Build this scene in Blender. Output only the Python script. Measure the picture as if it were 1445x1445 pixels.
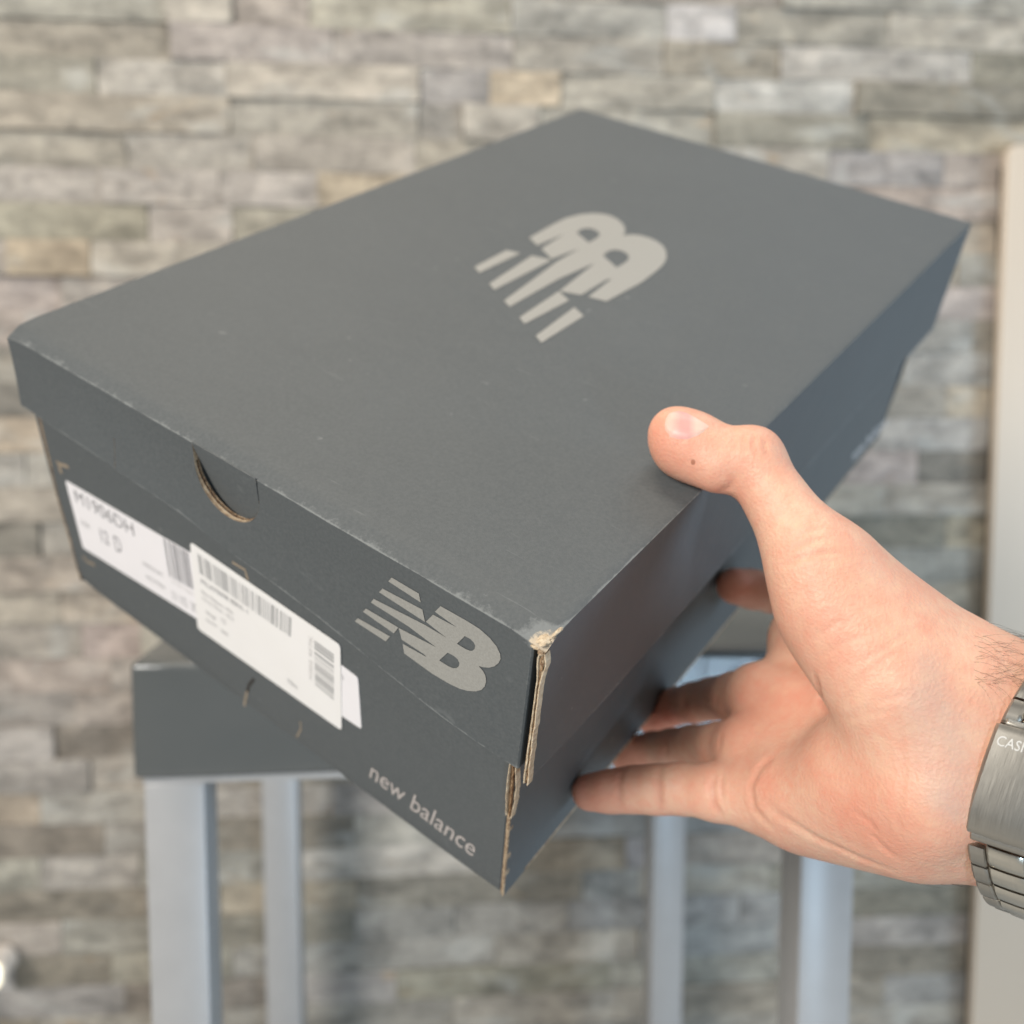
import bpy, bmesh, math, random
import numpy as np
from mathutils import Vector, Matrix, noise

random.seed(7); np.random.seed(7)
scene = bpy.context.scene
for o in list(bpy.data.objects): bpy.data.objects.remove(o, do_unlink=True)
C = scene.collection

# ================================================================ camera
FPX = 1387.0                        # focal length in photograph pixels (1445 px wide)
CAM = Vector((0, 0, 0.884))
YAW, PITCH = math.radians(5.0), math.radians(4.9)
FWD = Vector((math.sin(YAW) * math.cos(PITCH), math.cos(YAW) * math.cos(PITCH), -math.sin(PITCH)))
RGT = Vector((math.cos(YAW), -math.sin(YAW), 0))
UPV = RGT.cross(FWD)
cd = bpy.data.cameras.new('camera'); cam = bpy.data.objects.new('camera', cd); C.objects.link(cam)
cam.matrix_world = Matrix(((RGT.x, UPV.x, -FWD.x, CAM.x), (RGT.y, UPV.y, -FWD.y, CAM.y), (RGT.z, UPV.z, -FWD.z, CAM.z), (0, 0, 0, 1)))
cd.sensor_width = 36; cd.lens = 36 * FPX / 1445; cd.clip_start = 0.01; cd.clip_end = 60
cd.dof.use_dof = True; cd.dof.focus_distance = 0.268; cd.dof.aperture_fstop = 7.8; cd.dof.aperture_blades = 0
scene.camera = cam

# ================================================================ light: warm shop lamps, a tall window to the right
w = bpy.data.worlds.new('World'); scene.world = w; w.use_nodes = True
w.node_tree.nodes['Background'].inputs[0].default_value = (0.93, 0.96, 1.0, 1)
w.node_tree.nodes['Background'].inputs[1].default_value = 0.22
def area(name, loc, target, size, power, col, sy=None):
    l = bpy.data.lights.new(name, 'AREA'); l.energy = power; l.color = col
    l.shape = 'RECTANGLE'; l.size = size; l.size_y = sy or size
    o = bpy.data.objects.new(name, l); C.objects.link(o); o.location = loc
    o.rotation_euler = (Vector(target) - Vector(loc)).to_track_quat('-Z', 'Y').to_euler()
    return o
area('ceiling_lamp', (0.15, 0.15, 2.5), (0.1, 0.55, 0.8), 0.6, 7, (1.0, 0.93, 0.84))
area('ceiling_lamp', (0.75, 0.75, 2.3), (0.2, 0.45, 0.9), 0.6, 4, (0.76, 0.88, 1.0))
area('wall_washer', (-0.25, 0.55, 2.3), (0.0, 1.05, 1.1), 0.5, 9, (1.0, 0.88, 0.72))
area('room_lamp', (-1.35, -1.15, 1.75), (0, 0.4, 0.85), 0.8, 56, (1.0, 0.96, 0.90))
area('window_light', (1.25, 0.16, 0.80), (0.2, 0.5, 0.70), 0.5, 8.5, (0.58, 0.79, 1.0), 0.6)
area('seat_reflection_light', (0.68, -1.95, 0.27), (0.68, 0.5, 0.27), 0.24, 13, (0.56, 0.78, 1.0), 0.42)  # added lamp, only there to put a blue reflection on the seat front
vs = scene.view_settings
scene.display_settings.display_device = 'sRGB'
vs.view_transform = 'Standard'; vs.look = 'None'; vs.exposure = 0.0; vs.gamma = 1.0; vs.use_curve_mapping = False

# ================================================================ helpers
def at(px, py, z):                     # photograph pixel and distance along the view axis -> world point
    return CAM + RGT * ((px - 722.5) / FPX * z) - UPV * ((py - 722.5) / FPX * z) + FWD * z
def on_y(px, py, Y):                   # photograph pixel -> point on the vertical plane y = Y
    d = at(px, py, 1.0) - CAM
    return CAM + d * ((Y - CAM.y) / d.y)
def cam2world(V):                      # camera-aligned metres (x right, y down, z forward) -> world, numpy
    M = np.array([RGT[:], (-UPV)[:], FWD[:]])
    return np.asarray(V) @ M + np.array(CAM[:])

def link(o, parent=None):
    C.objects.link(o)
    if parent is not None: o.parent = parent
    return o
def mesh_obj(name, verts, faces, mats, parent=None, smooth=None):
    me = bpy.data.meshes.new(name)
    me.from_pydata([tuple(v) for v in verts], [], [tuple(f) for f in faces])
    for m in (mats if isinstance(mats, (list, tuple)) else [mats]): me.materials.append(m)
    me.update()
    if smooth is not None:
        me.polygons.foreach_set('use_smooth', [True] * len(me.polygons))
        if smooth < 180: me.set_sharp_from_angle(angle=math.radians(smooth))
    return link(bpy.data.objects.new(name, me), parent)
def bm_obj(name, bm, mats, parent=None, smooth=None):
    me = bpy.data.meshes.new(name); bm.to_mesh(me); bm.free()
    for m in (mats if isinstance(mats, (list, tuple)) else [mats]): me.materials.append(m)
    if smooth is not None:
        me.polygons.foreach_set('use_smooth', [True] * len(me.polygons))
        me.set_sharp_from_angle(angle=math.radians(smooth))
    return link(bpy.data.objects.new(name, me), parent)
def empty(name, loc=(0, 0, 0)):
    o = bpy.data.objects.new(name, None); o.empty_display_size = .05; o.location = loc
    return link(o)
def tag(o, label, cat, group=None):
    o['label'] = label; o['category'] = cat
    if group: o['group'] = group
    return o
def box_bm(lo, hi, bev=0.0, seg=2):
    bm = bmesh.new()
    bmesh.ops.create_cube(bm, size=1)
    lo, hi = Vector(lo), Vector(hi)
    for v in bm.verts: v.co = Vector(((v.co.x + .5) * (hi.x - lo.x) + lo.x, (v.co.y + .5) * (hi.y - lo.y) + lo.y, (v.co.z + .5) * (hi.z - lo.z) + lo.z))
    if bev: bmesh.ops.bevel(bm, geom=bm.edges[:], offset=bev, segments=seg, affect='EDGES', profile=.5)
    return bm
def lerp(a, b, t): return a + (b - a) * t
def interp(x, xs, ys): return float(np.interp(x, xs, ys))
def s2l(r, g, b):
    f = lambda c: (c / 255 / 12.92) if c / 255 < .04045 else ((c / 255 + .055) / 1.055) ** 2.4
    return (f(r), f(g), f(b), 1)

# ---------------------------------------------------------------- materials
class NT:
    def __init__(self, name):
        self.m = bpy.data.materials.new(name); self.m.use_nodes = True
        self.t = self.m.node_tree; self.n = self.t.nodes; self.b = self.n['Principled BSDF']
    def add(self, typ, **kw):
        nd = self.n.new(typ)
        for k, v in kw.items():
            if k == 'ins':
                for kk, vv in v.items():
                    if isinstance(vv, bpy.types.NodeSocket): self.t.links.new(vv, nd.inputs[kk])
                    else: nd.inputs[kk].default_value = vv
            else: setattr(nd, k, v)
        return nd
    def lk(self, a, b): self.t.links.new(a, b)
    def noise(self, vec, scale, detail=4, rough=.6, dist=0):
        nd = self.add('ShaderNodeTexNoise', ins={'Scale': scale, 'Detail': detail, 'Roughness': rough, 'Distortion': dist})
        if vec is not None: self.lk(vec, nd.inputs['Vector'])
        return nd.outputs['Fac']
    def ramp(self, fac, stops):
        nd = self.add('ShaderNodeValToRGB'); self.lk(fac, nd.inputs[0])
        e = nd.color_ramp.elements
        while len(e) < len(stops): e.new(.5)
        for el, (p, c) in zip(e, stops):
            el.position = p; el.color = c if len(c) == 4 else (*c, 1)
        return nd.outputs['Color']
    def mix(self, fac, a, b, mode='MIX'):
        nd = self.add('ShaderNodeMix', data_type='RGBA', blend_type=mode)
        for s, v in ((0, fac), (6, a), (7, b)):
            if isinstance(v, bpy.types.NodeSocket): self.lk(v, nd.inputs[s])
            else: nd.inputs[s].default_value = v
        return nd.outputs[2]
    def math(self, op, a, b=None, clamp=False):
        nd = self.add('ShaderNodeMath', operation=op, use_clamp=clamp)
        for s, v in ((0, a), (1, b)):
            if v is None: continue
            if isinstance(v, bpy.types.NodeSocket): self.lk(v, nd.inputs[s])
            else: nd.inputs[s].default_value = v
        return nd.outputs[0]
    def maprange(self, v, a, b, c=0., d=1.):
        nd = self.add('ShaderNodeMapRange', ins={'Value': v, 'From Min': a, 'From Max': b, 'To Min': c, 'To Max': d})
        return nd.outputs[0]
    def bump(self, h, strength, dist):
        nd = self.add('ShaderNodeBump', ins={'Strength': strength, 'Distance': dist}); self.lk(h, nd.inputs['Height'])
        self.lk(nd.outputs[0], self.b.inputs['Normal'])
    def set(self, **kw):
        for k, v in kw.items():
            k = k.replace('_', ' ')
            if isinstance(v, bpy.types.NodeSocket): self.lk(v, self.b.inputs[k])
            else: self.b.inputs[k].default_value = v
        return self
    def obj(self): return self.add('ShaderNodeTexCoord').outputs['Object']
    def pos(self): return self.add('ShaderNodeNewGeometry').outputs['Position']
    def attr(self, name): return self.add('ShaderNodeAttribute', attribute_name=name)

def plain(name, col, rough=.5, metal=0., **kw):
    t = NT(name); t.set(Base_Color=(*col[:3], 1), Roughness=rough, Metallic=metal, **kw); return t.m

def mat_stone():
    t = NT('stacked_stone'); p = t.pos()
    info = t.add('ShaderNodeObjectInfo')
    off = t.add('ShaderNodeVectorMath', operation='SCALE', ins={0: (7.3, 3.1, 5.7)}); t.lk(info.outputs['Random'], off.inputs['Scale'])
    v = t.add('ShaderNodeVectorMath', operation='ADD'); t.lk(p, v.inputs[0]); t.lk(off.outputs[0], v.inputs[1]); v = v.outputs[0]
    st = t.add('ShaderNodeMapping', ins={'Scale': (1, 1, 2.2)}); t.lk(v, st.inputs[0]); vs_ = st.outputs[0]
    n1 = t.noise(vs_, 22, 5, .62, .4); n2 = t.noise(v, 95, 5, .7); n3 = t.noise(vs_, 9, 3, .5, .8)
    c = t.mix(t.maprange(n1, .30, .70), (.58, .575, .56, 1), (1.34, 1.32, 1.28, 1))
    c = t.mix(1.0, info.outputs['Color'], c, 'MULTIPLY')
    c = t.mix(t.maprange(n2, .38, .7, 0, .75), c, t.mix(1.0, c, (1.45, 1.43, 1.40, 1), 'MULTIPLY'))
    c = t.mix(t.maprange(n2, .42, .25, 0, .6), c, t.mix(1.0, c, (.55, .55, .55, 1), 'MULTIPLY'))
    c = t.mix(t.maprange(n3, .60, .72, 0, .55), c, (.50, .49, .45, 1))          # pale mineral patches
    rust = t.noise(vs_, 13, 4, .6, 1.2)
    c = t.mix(t.maprange(rust, .66, .76, 0, .5), c, (.42, .27, .13, 1))         # iron staining
    t.set(Base_Color=c, Roughness=.85, Specular_IOR_Level=.25)
    h = t.math('ADD', t.math('MULTIPLY', n1, 1.0), t.math('MULTIPLY', n2, .5))
    t.bump(h, .8, .0045)
    return t.m

def mat_board():
    """dark grey printed cardboard; attribute wear = scuffed towards edges"""
    t = NT('grey_printed_board'); o = t.obj()
    n = t.noise(o, 900, 4, .7); big = t.noise(o, 14, 3, .5); fib = t.noise(o, 2600, 2, .6)
    c = t.mix(big, (.074, .081, .083, 1), (.090, .098, .100, 1))
    c = t.mix(t.maprange(n, .35, .70, 0, .7), c, (.121, .127, .126, 1))
    sc = t.add('ShaderNodeMapping', ins={'Scale': (40, 900, 40), 'Rotation': (0, 0, .5)}); t.lk(o, sc.inputs[0])
    scr = t.noise(sc.outputs[0], 1.0, 3, .5, .2)
    c = t.mix(t.maprange(scr, .70, .76, 0, .16), c, (.30, .31, .30, 1))
    spk = t.noise(o, 210, 2, .4)
    c = t.mix(t.maprange(spk, .755, .80, 0, .22), c, (.36, .36, .35, 1))
    wv = t.attr('wear_light').outputs['Fac']
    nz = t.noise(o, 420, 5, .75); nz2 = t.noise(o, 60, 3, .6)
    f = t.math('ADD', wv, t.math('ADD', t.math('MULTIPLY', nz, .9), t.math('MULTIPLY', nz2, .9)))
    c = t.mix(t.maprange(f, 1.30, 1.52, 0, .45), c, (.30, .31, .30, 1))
    c = t.mix(t.maprange(f, 1.72, 1.86, 0, .9), c, (.56, .46, .34, 1))
    t.set(Base_Color=c, Roughness=t.maprange(n, .2, .8, .52, .66), Specular_IOR_Level=.32)
    cor = t.add('ShaderNodeTexWave', wave_type='BANDS', bands_direction='Y', ins={'Scale': 45, 'Distortion': 1.5, 'Detail': 1})
    t.lk(o, cor.inputs['Vector'])
    h = t.math('ADD', t.math('MULTIPLY', fib, .35), t.math('ADD', t.math('MULTIPLY', t.noise(o, 38, 2, .5), 3.0), t.math('MULTIPLY', cor.outputs['Fac'], .10)))
    t.bump(h, .35, .0006)
    return t.m

def mat_kraft(name='raw_board_edge', col=(.52, .40, .27), dark=(.20, .12, .07)):
    t = NT(name); o = t.obj()
    c = t.mix(t.maprange(t.noise(o, 700, 4, .7), .35, .62), (*dark, 1), (*col, 1))
    t.set(Base_Color=c, Roughness=.9, Specular_IOR_Level=.15)
    t.bump(t.noise(o, 900, 3), .6, .0005)
    return t.m

M = {}
M['stone'] = mat_stone(); M['board'] = mat_board()
M['raw'] = mat_kraft(); M['liner'] = mat_kraft('pale_liner', (.66, .55, .40), (.46, .34, .22)); M['flute'] = mat_kraft('brown_flute', (.42, .27, .15), (.14, .07, .04))
M['dark'] = plain('flute_hollow', (.02, .012, .008), .95)
t = NT('silver_grey_print'); o_ = t.obj()
t.set(Base_Color=t.mix(t.maprange(t.noise(o_, 1500, 4, .7), .3, .7), (.27, .26, .235, 1), (.345, .332, .30, 1)), Roughness=.5); M['print'] = t.m
t = NT('pale_letter_print'); t.set(Base_Color=(.46, .41, .38, 1), Roughness=.55); M['letters'] = t.m
t = NT('white_label_paper'); o_ = t.obj()
t.set(Base_Color=t.mix(t.noise(o_, 60, 3), (.80, .765, .765, 1), (.86, .82, .82, 1)), Roughness=.45); M['paper1'] = t.m
t = NT('warm_white_label_paper'); o_ = t.obj()
t.set(Base_Color=t.mix(t.noise(o_, 50, 3), (.81, .775, .74, 1), (.87, .84, .81, 1)), Roughness=.4); M['paper2'] = t.m
M['ink'] = plain('faded_ink', (.25, .24, .245), .6); M['ink_soft'] = plain('thin_ink', (.38, .37, .36), .6); M['ink_faint'] = plain('faint_ink', (.55, .52, .50), .6)

def mat_metal_paint():
    t = NT('pale_grey_powder_coat'); o = t.pos()
    n = t.noise(o, 60, 4)
    t.set(Base_Color=t.mix(n, (.37, .365, .36, 1), (.43, .425, .42, 1)), Roughness=.36, Metallic=.2); t.bump(t.noise(o, 1200, 2), .08, .0004)
    return t.m
M['leg'] = mat_metal_paint()
t = NT('dark_grey_vinyl'); p_ = t.pos(); n_ = t.noise(p_, 500, 4, .6)
t.set(Base_Color=t.mix(t.noise(p_, 12, 3), (.085, .090, .088, 1), (.105, .110, .107, 1)), Roughness=.13, Specular_IOR_Level=.75); t.bump(t.math('ADD', n_, t.math('MULTIPLY', t.noise(p_, 30, 2), 4.0)), .25, .0007); M['vinyl'] = t.m
t = NT('pale_beige_lacquer'); p_ = t.pos()
t.set(Base_Color=t.mix(t.noise(p_, 5, 3), (.57, .475, .375, 1), (.62, .525, .42, 1)), Roughness=.42); t.bump(t.noise(p_, 300, 2), .05, .0005); M['beige'] = t.m
t = NT('grey_floor_screed'); p_ = t.pos()
t.set(Base_Color=t.mix(t.noise(p_, 6, 6), (.40, .39, .37, 1), (.48, .47, .45, 1)), Roughness=.5); M['floor'] = t.m

# ================================================================ floor (below the frame; the stool stands on it)
fl = mesh_obj('floor', [(-2.2, -1.6, 0), (2.2, -1.6, 0), (2.2, 1.2, 0), (-2.2, 1.2, 0)], [(0, 1, 2, 3)], M['floor'])
fl['kind'] = 'structure'

# ================================================================ stacked stone wall, every stone a piece of its own
WALL_Y = 1.05
wall = tag(empty('stone_wall', (0, WALL_Y, 0)), 'wall clad in stacked strips of grey and beige natural stone behind the box', 'wall')
bk = box_bm((-1.3, .012, 0), (1.5, .20, 2.0))
bko = bm_obj('backing', bk, M['stone'], wall); bko.color = (.16, .15, .13, 1)

PAL = {'L': (.42, .40, .355), 'O': (.31, .295, .24), 'G': (.33, .325, .30), 'W': (.52, .505, .475), 'B': (.42, .365, .28), 'D': (.23, .215, .175),
       'P': (.43, .375, .33), 'C': (.27, .29, .30), 'S': (.37, .355, .31)}
ROW_H = on_y(0, 284, WALL_Y).z - on_y(0, 335, WALL_Y).z
Z0 = on_y(0, 29, WALL_Y).z            # upper line of course 1
ROWS = {   # course: joints (photograph x of each stone's right end, tone)
    -1: [(180, 'L'), (420, 'S'), (760, 'G'), (1100, 'O'), (1500, 'L')],
    0: [(235, 'G'), (330, 'L'), (437, 'L'), (720, 'S'), (938, 'G'), (1035, 'W'), (1250, 'O'), (1560, 'L')],
    1: [(-40, 'G'), (243, 'O'), (470, 'L'), (723, 'S'), (935, 'G'), (1098, 'O'), (1368, 'L'), (1560, 'D')],
    2: [(140, 'O'), (322, 'S'), (592, 'L'), (690, 'G'), (790, 'B'), (1006, 'S'), (1203, 'W'), (1560, 'D')],
    3: [(-60, 'S'), (326, 'O'), (590, 'G'), (652, 'G'), (760, 'L'), (1006, 'L'), (1220, 'O'), (1560, 'B')],
    4: [(180, 'O'), (360, 'S'), (586, 'L'), (790, 'S'), (1040, 'L'), (1165, 'S'), (1328, 'G'), (1425, 'P')],
    5: [(-10, 'L'), (147, 'L'), (312, 'S'), (450, 'L'), (640, 'B'), (900, 'S'), (1190, 'L'), (1420, 'P')],
    6: [(212, 'O'), (330, 'L'), (470, 'S'), (760, 'G'), (1180, 'L'), (1300, 'P'), (1560, 'B')],
    7: [(15, 'L'), (132, 'B'), (330, 'L'), (700, 'S'), (1110, 'G'), (1345, 'S'), (1430, 'O')],
    8: [(90, 'P'), (250, 'S'), (520, 'G'), (900, 'O'), (1280, 'P'), (1425, 'P')],
    9: [(40, 'P'), (210, 'W'), (480, 'S'), (860, 'G'), (1250, 'S'), (1365, 'G'), (1500, 'D')],
    10: [(60, 'O'), (300, 'G'), (700, 'S'), (1100, 'L'), (1270, 'S'), (1410, 'S')],
    11: [(70, 'D'), (330, 'L'), (760, 'S'), (1150, 'G'), (1330, 'O'), (1420, 'B')],
    12: [(110, 'B'), (420, 'L'), (800, 'G'), (1160, 'S'), (1430, 'L')],
    13: [(40, 'L'), (260, 'G'), (700, 'S'), (1130, 'D'), (1290, 'P'), (1410, 'D')],
    14: [(130, 'L'), (420, 'S'), (900, 'G'), (1240, 'L'), (1430, 'S')],
    15: [(60, 'D'), (240, 'S'), (640, 'G'), (1060, 'S'), (1330, 'D'), (1430, 'B')],
    16: [(150, 'P'), (470, 'L'), (860, 'S'), (1200, 'G'), (1420, 'S')],
    17: [(90, 'S'), (300, 'P'), (760, 'G'), (1100, 'S'), (1400, 'O')],
    18: [(118, 'S'), (200, 'P'), (620, 'L'), (1000, 'G'), (1430, 'D')],
    19: [(160, 'P'), (480, 'S'), (860, 'G'), (1240, 'C'), (1440, 'G')],
    20: [(112, 'G'), (240, 'P'), (560, 'S'), (940, 'G'), (1250, 'C'), (1430, 'S')],
    21: [(80, 'L'), (420, 'D'), (580, 'D'), (920, 'S'), (1180, 'C'), (1420, 'O')],
    22: [(130, 'S'), (340, 'S'), (560, 'D'), (800, 'G'), (1075, 'G'), (1290, 'C'), (1430, 'D')],
    23: [(60, 'B'), (230, 'L'), (470, 'S'), (700, 'S'), (960, 'G'), (1070, 'C'), (1420, 'O')],
    24: [(150, 'D'), (300, 'G'), (500, 'D'), (720, 'L'), (1060, 'C'), (1230, 'C'), (1420, 'G')],
    25: [(60, 'S'), (200, 'S'), (410, 'G'), (700, 'W'), (880, 'D'), (960, 'C'), (1200, 'S'), (1430, 'G')],
    26: [(210, 'D'), (310, 'G'), (505, 'B'), (820, 'D'), (900, 'C'), (1080, 'S'), (1330, 'O'), (1430, 'G')],
    27: [(90, 'L'), (240, 'G'), (500, 'D'), (640, 'G'), (800, 'S'), (1040, 'C'), (1190, 'C'), (1420, 'D')],
    28: [(25, 'W'), (160, 'D'), (330, 'S'), (700, 'G'), (900, 'L'), (1090, 'C'), (1420, 'S')],
    29: [(180, 'G'), (410, 'D'), (560, 'L'), (860, 'O'), (1160, 'G'), (1430, 'D')],
    30: [(60, 'D'), (320, 'S'), (640, 'G'), (960, 'S'), (1240, 'O'), (1430, 'G')],
    31: [(220, 'S'), (540, 'O'), (900, 'G'), (1430, 'S')],
}
XL, XR = on_y(-200, 700, WALL_Y).x, on_y(1640, 700, WALL_Y).x
def stone(x0, x1, z0, z1, tone, rnd):
    nx = max(5, int((x1 - x0) / .018)); nz = 4
    g = .0004; x0 += g; x1 -= g; z0 += g * .6; z1 -= g * .6
    proud = rnd.choice([0, 0, .0005, .001, .0015, .003, .005]) + rnd.uniform(-.001, .001)
    sx, sz = rnd.uniform(-.004, .004), rnd.uniform(-.002, .002)
    V = []; Fc = []
    so = Vector((rnd.uniform(0, 50), rnd.uniform(0, 50), rnd.uniform(0, 50)))
    cx, cz = (x0 + x1) / 2, (z0 + z1) / 2
    for k in range(nz + 1):
        for i in range(nx + 1):
            u, q = i / nx, k / nz
            x, z = lerp(x0, x1, u), lerp(z0, z1, q)
            e = 0.0
            d = noise.fractal(Vector((x * 26, 0, z * 48)) + so, .9, 2.1, 4) * .0016
            if i in (0, nx): x += noise.noise(Vector((z * 90, 3, 0)) + so) * .0012; e = .0005
            if k in (0, nz): z += noise.noise(Vector((x * 45, 9, 0)) + so) * .0009; e = max(e, .0004)
            y = -.008 - proud - d + e - (u - .5) * sx - (q - .5) * sz
            V.append((x - cx, y, z - cz))
    W1 = nx + 1
    for k in range(nz):
        for i in range(nx):
            Fc.append((k * W1 + i, k * W1 + i + 1, (k + 1) * W1 + i + 1, (k + 1) * W1 + i))
    rim = [i for i in range(nx + 1)] + [k * W1 + nx for k in range(1, nz + 1)] + [nz * W1 + i for i in range(nx - 1, -1, -1)] + [k * W1 for k in range(nz - 1, 0, -1)]
    b0 = len(V)
    for r in rim: V.append((V[r][0], .016, V[r][2]))
    n = len(rim)
    for j in range(n): Fc.append((rim[(j + 1) % n], rim[j], b0 + j, b0 + (j + 1) % n))
    o = mesh_obj('stone', V, Fc, M['stone'], wall, 40)
    o.location = (cx, 0, cz)
    b = [lerp(m_, c_, .78) for m_, c_ in zip((.38, .36, .315), PAL[tone])]; f = rnd.uniform(.93, 1.07)
    f *= .82; o.color = (b[0] * f * rnd.uniform(.98, 1.04), b[1] * f * .98, b[2] * f * rnd.uniform(.95, 1.04), 1)
srnd = random.Random(11)
for r, lst in ROWS.items():
    zt = Z0 - (r - 1) * ROW_H + (0 if r % 3 else .0008); zb = Z0 - r * ROW_H + (0 if (r + 1) % 3 else .0008)
    pym = 29 + (r - .5) * 48
    x = XL
    for px, tone in lst:
        x1 = min(on_y(px, pym, WALL_Y).x, XR)
        if x1 - x < .012: continue
        stone(x, x1, zb, zt, tone, srnd); x = x1
    while x < XR - .02:
        x1 = min(XR, x + srnd.uniform(.14, .28)); stone(x, x1, zb, zt, srnd.choice('LSGOPD'), srnd); x = x1

# ================================================================ pale panel at the right edge
PY = WALL_Y - .030
pe = on_y(1397, 835, PY); ptop = on_y(1425, 203, PY).z
pan = tag(empty('side_panel', (pe.x, PY, 0)), 'tall pale beige upright panel with rounded top corner at the right edge of the wall', 'panel')
bm = box_bm((0, 0, 0), (.42, .012, ptop), .0)
ed = [e for e in bm.edges if abs(e.verts[0].co.x - e.verts[1].co.x) < 1e-6 and abs(e.verts[0].co.z - e.verts[1].co.z) < 1e-6 and e.verts[0].co.z > .1]
bmesh.ops.bevel(bm, geom=ed, offset=.012, segments=5, affect='EDGES', profile=.5)
ed = [e for e in bm.edges if e.calc_face_angle(0) > .6 or abs(e.verts[0].co.y - e.verts[1].co.y) < 1e-6]
bmesh.ops.bevel(bm, geom=ed, offset=.002, segments=3, affect='EDGES', profile=.5)
bm_obj('board', bm, M['beige'], pan, 35)
bm = box_bm((.004, .0122, 0), (.012, .036, ptop - .02)); bm_obj('gap_shade_strip', bm, plain('gap_shade_dark', (.05, .045, .04), .8), pan)  # dark strip standing in for the shade in the gap behind the board

# ================================================================ small lit lamp peeping in at the lower left edge
lp = on_y(-15, 1377, WALL_Y - .05)
lamp = tag(empty('wall_lamp', lp), 'small glowing lamp in a white housing on the stone wall at bottom left edge', 'lamp')
bm = bmesh.new(); bmesh.ops.create_cone(bm, cap_ends=True, segments=32, radius1=.0150, radius2=.0150, depth=.036, matrix=Matrix.Translation((0, .018, 0)) @ Matrix.Rotation(math.pi / 2, 4, 'X'))
bmesh.ops.bevel(bm, geom=[e for e in bm.edges if e.calc_face_angle(0) > .8], offset=.003, segments=2, affect='EDGES')
bm_obj('housing', bm, plain('white_lamp_plastic', (.72, .66, .6), .5), lamp, 40)
bm = bmesh.new(); bmesh.ops.create_uvsphere(bm, u_segments=24, v_segments=12, radius=.012, matrix=Matrix.Diagonal((1, .6, 1.35, 1)))
t = NT('lamp_glow'); t.set(Base_Color=(1, .95, .8, 1), Emission_Color=(1, .93, .72, 1), Emission_Strength=1.3)
bm_obj('bulb', bm, t.m, lamp, 60)

# ================================================================ stool: padded seat on four square metal legs
SF = .55                                  # y of the front legs' front faces
xl = on_y(208, 1270, SF).x; xr = on_y(1202, 1330, SF).x
T = .033; SB = .93 + T
stool = tag(empty('stool', ((xl + xr) / 2, (SF + SB) / 2, 0)), 'square stool with dark grey padded seat and pale grey metal legs behind the box', 'stool')
ox, oy = stool.location.x, stool.location.y
st = on_y(192, 936, SF - .004).z; sb = on_y(200, 1100, SF - .004).z
def sbox(name, lo, hi, bev, mat, seg=2):
    return bm_obj(name, box_bm((lo[0] - ox, lo[1] - oy, lo[2]), (hi[0] - ox, hi[1] - oy, hi[2]), bev, seg), mat, stool, 40)
for (lx, ly) in ((xl, SF), (xr - T, SF), (xl, SB - T), (xr - T, SB - T)):
    lg = sbox('leg', (lx, ly, .006), (lx + T, ly + T, sb - .0042), .0012, M['leg'])
    fc = sbox('foot_cap', (lx + .001, ly + .001, 0), (lx + T - .001, ly + T - .001, .0058), .001, plain('black_foot_plastic', (.03, .03, .03), .6)); fc.parent = lg
# thin frame under the seat
bm = bmesh.new()
for lo, hi in (((xl, SF, sb - .004), (xr, SF + .03, sb - .0004)), ((xl, SB - .03, sb - .004), (xr, SB, sb - .0004)), ((xl, SF + .0302, sb - .004), (xl + .03, SB - .0302, sb - .0004)), ((xr - .03, SF + .0302, sb - .004), (xr, SB - .0302, sb - .0004))):
    b2 = box_bm((lo[0] - ox, lo[1] - oy, lo[2]), (hi[0] - ox, hi[1] - oy, hi[2])); me_ = bpy.data.meshes.new('tmp'); b2.to_mesh(me_); b2.free(); bm.from_mesh(me_); bpy.data.meshes.remove(me_)
bm_obj('seat_frame', bm, M['leg'], stool)
# seat: soft box with a faint sag in the upholstery
bm = box_bm((xl - .0045 - ox, SF - .004 - oy, sb), (xr + .0045 - ox, SB + .004 - oy, st), .0035, 3)
bmesh.ops.subdivide_edges(bm, edges=[e for e in bm.edges if e.calc_length() > .05], cuts=24, use_grid_fill=True)
for v in bm.verts:
    n_ = noise.noise(Vector((v.co.x * 14, v.co.y * 14, v.co.z * 30)))
    v.co.z += n_ * .0009; v.co.y += n_ * .0007
bm_obj('seat', bm, M['vinyl'], stool, 60)
# ---------------------------------------------------------------- hand (numpy part, camera-aligned millimetres)
def K(px, py, z):
    return np.array([(px - 722.5) / FPX * z, (py - 722.5) / FPX * z, z], dtype=np.float32)

class Field:
    def __init__(self, lo, hi, h):
        self.lo = np.array(lo, np.float32); self.h = h
        self.n = np.ceil((np.array(hi) - self.lo) / h).astype(int) + 1
    def new(self):
        return np.full(self.n, 40.0, np.float32)
    def sub(self, lo, hi):
        a = np.clip(np.floor((lo - self.lo) / self.h).astype(int), 0, self.n - 1)
        b = np.clip(np.ceil((hi - self.lo) / self.h).astype(int) + 1, 1, self.n)
        sl = tuple(slice(a[i], b[i]) for i in range(3))
        ax = [self.lo[i] + self.h * np.arange(a[i], b[i], dtype=np.float32) for i in range(3)]
        return sl, ax[0][:, None, None], ax[1][None, :, None], ax[2][None, None, :]
    def sample(self, D, P):
        q = (np.asarray(P) - self.lo) / self.h
        i = np.clip(np.floor(q).astype(int), 0, self.n - 2); f = q - i
        r = 0
        for dx in (0, 1):
            for dy in (0, 1):
                for dz in (0, 1):
                    wgt = (f[..., 0] if dx else 1 - f[..., 0]) * (f[..., 1] if dy else 1 - f[..., 1]) * (f[..., 2] if dz else 1 - f[..., 2])
                    r = r + wgt * D[i[..., 0] + dx, i[..., 1] + dy, i[..., 2] + dz]
        return r

def smin(a, b, k):
    h = np.maximum(k - np.abs(a - b), 0) / k
    return np.minimum(a, b) - h * h * k * 0.25

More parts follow.
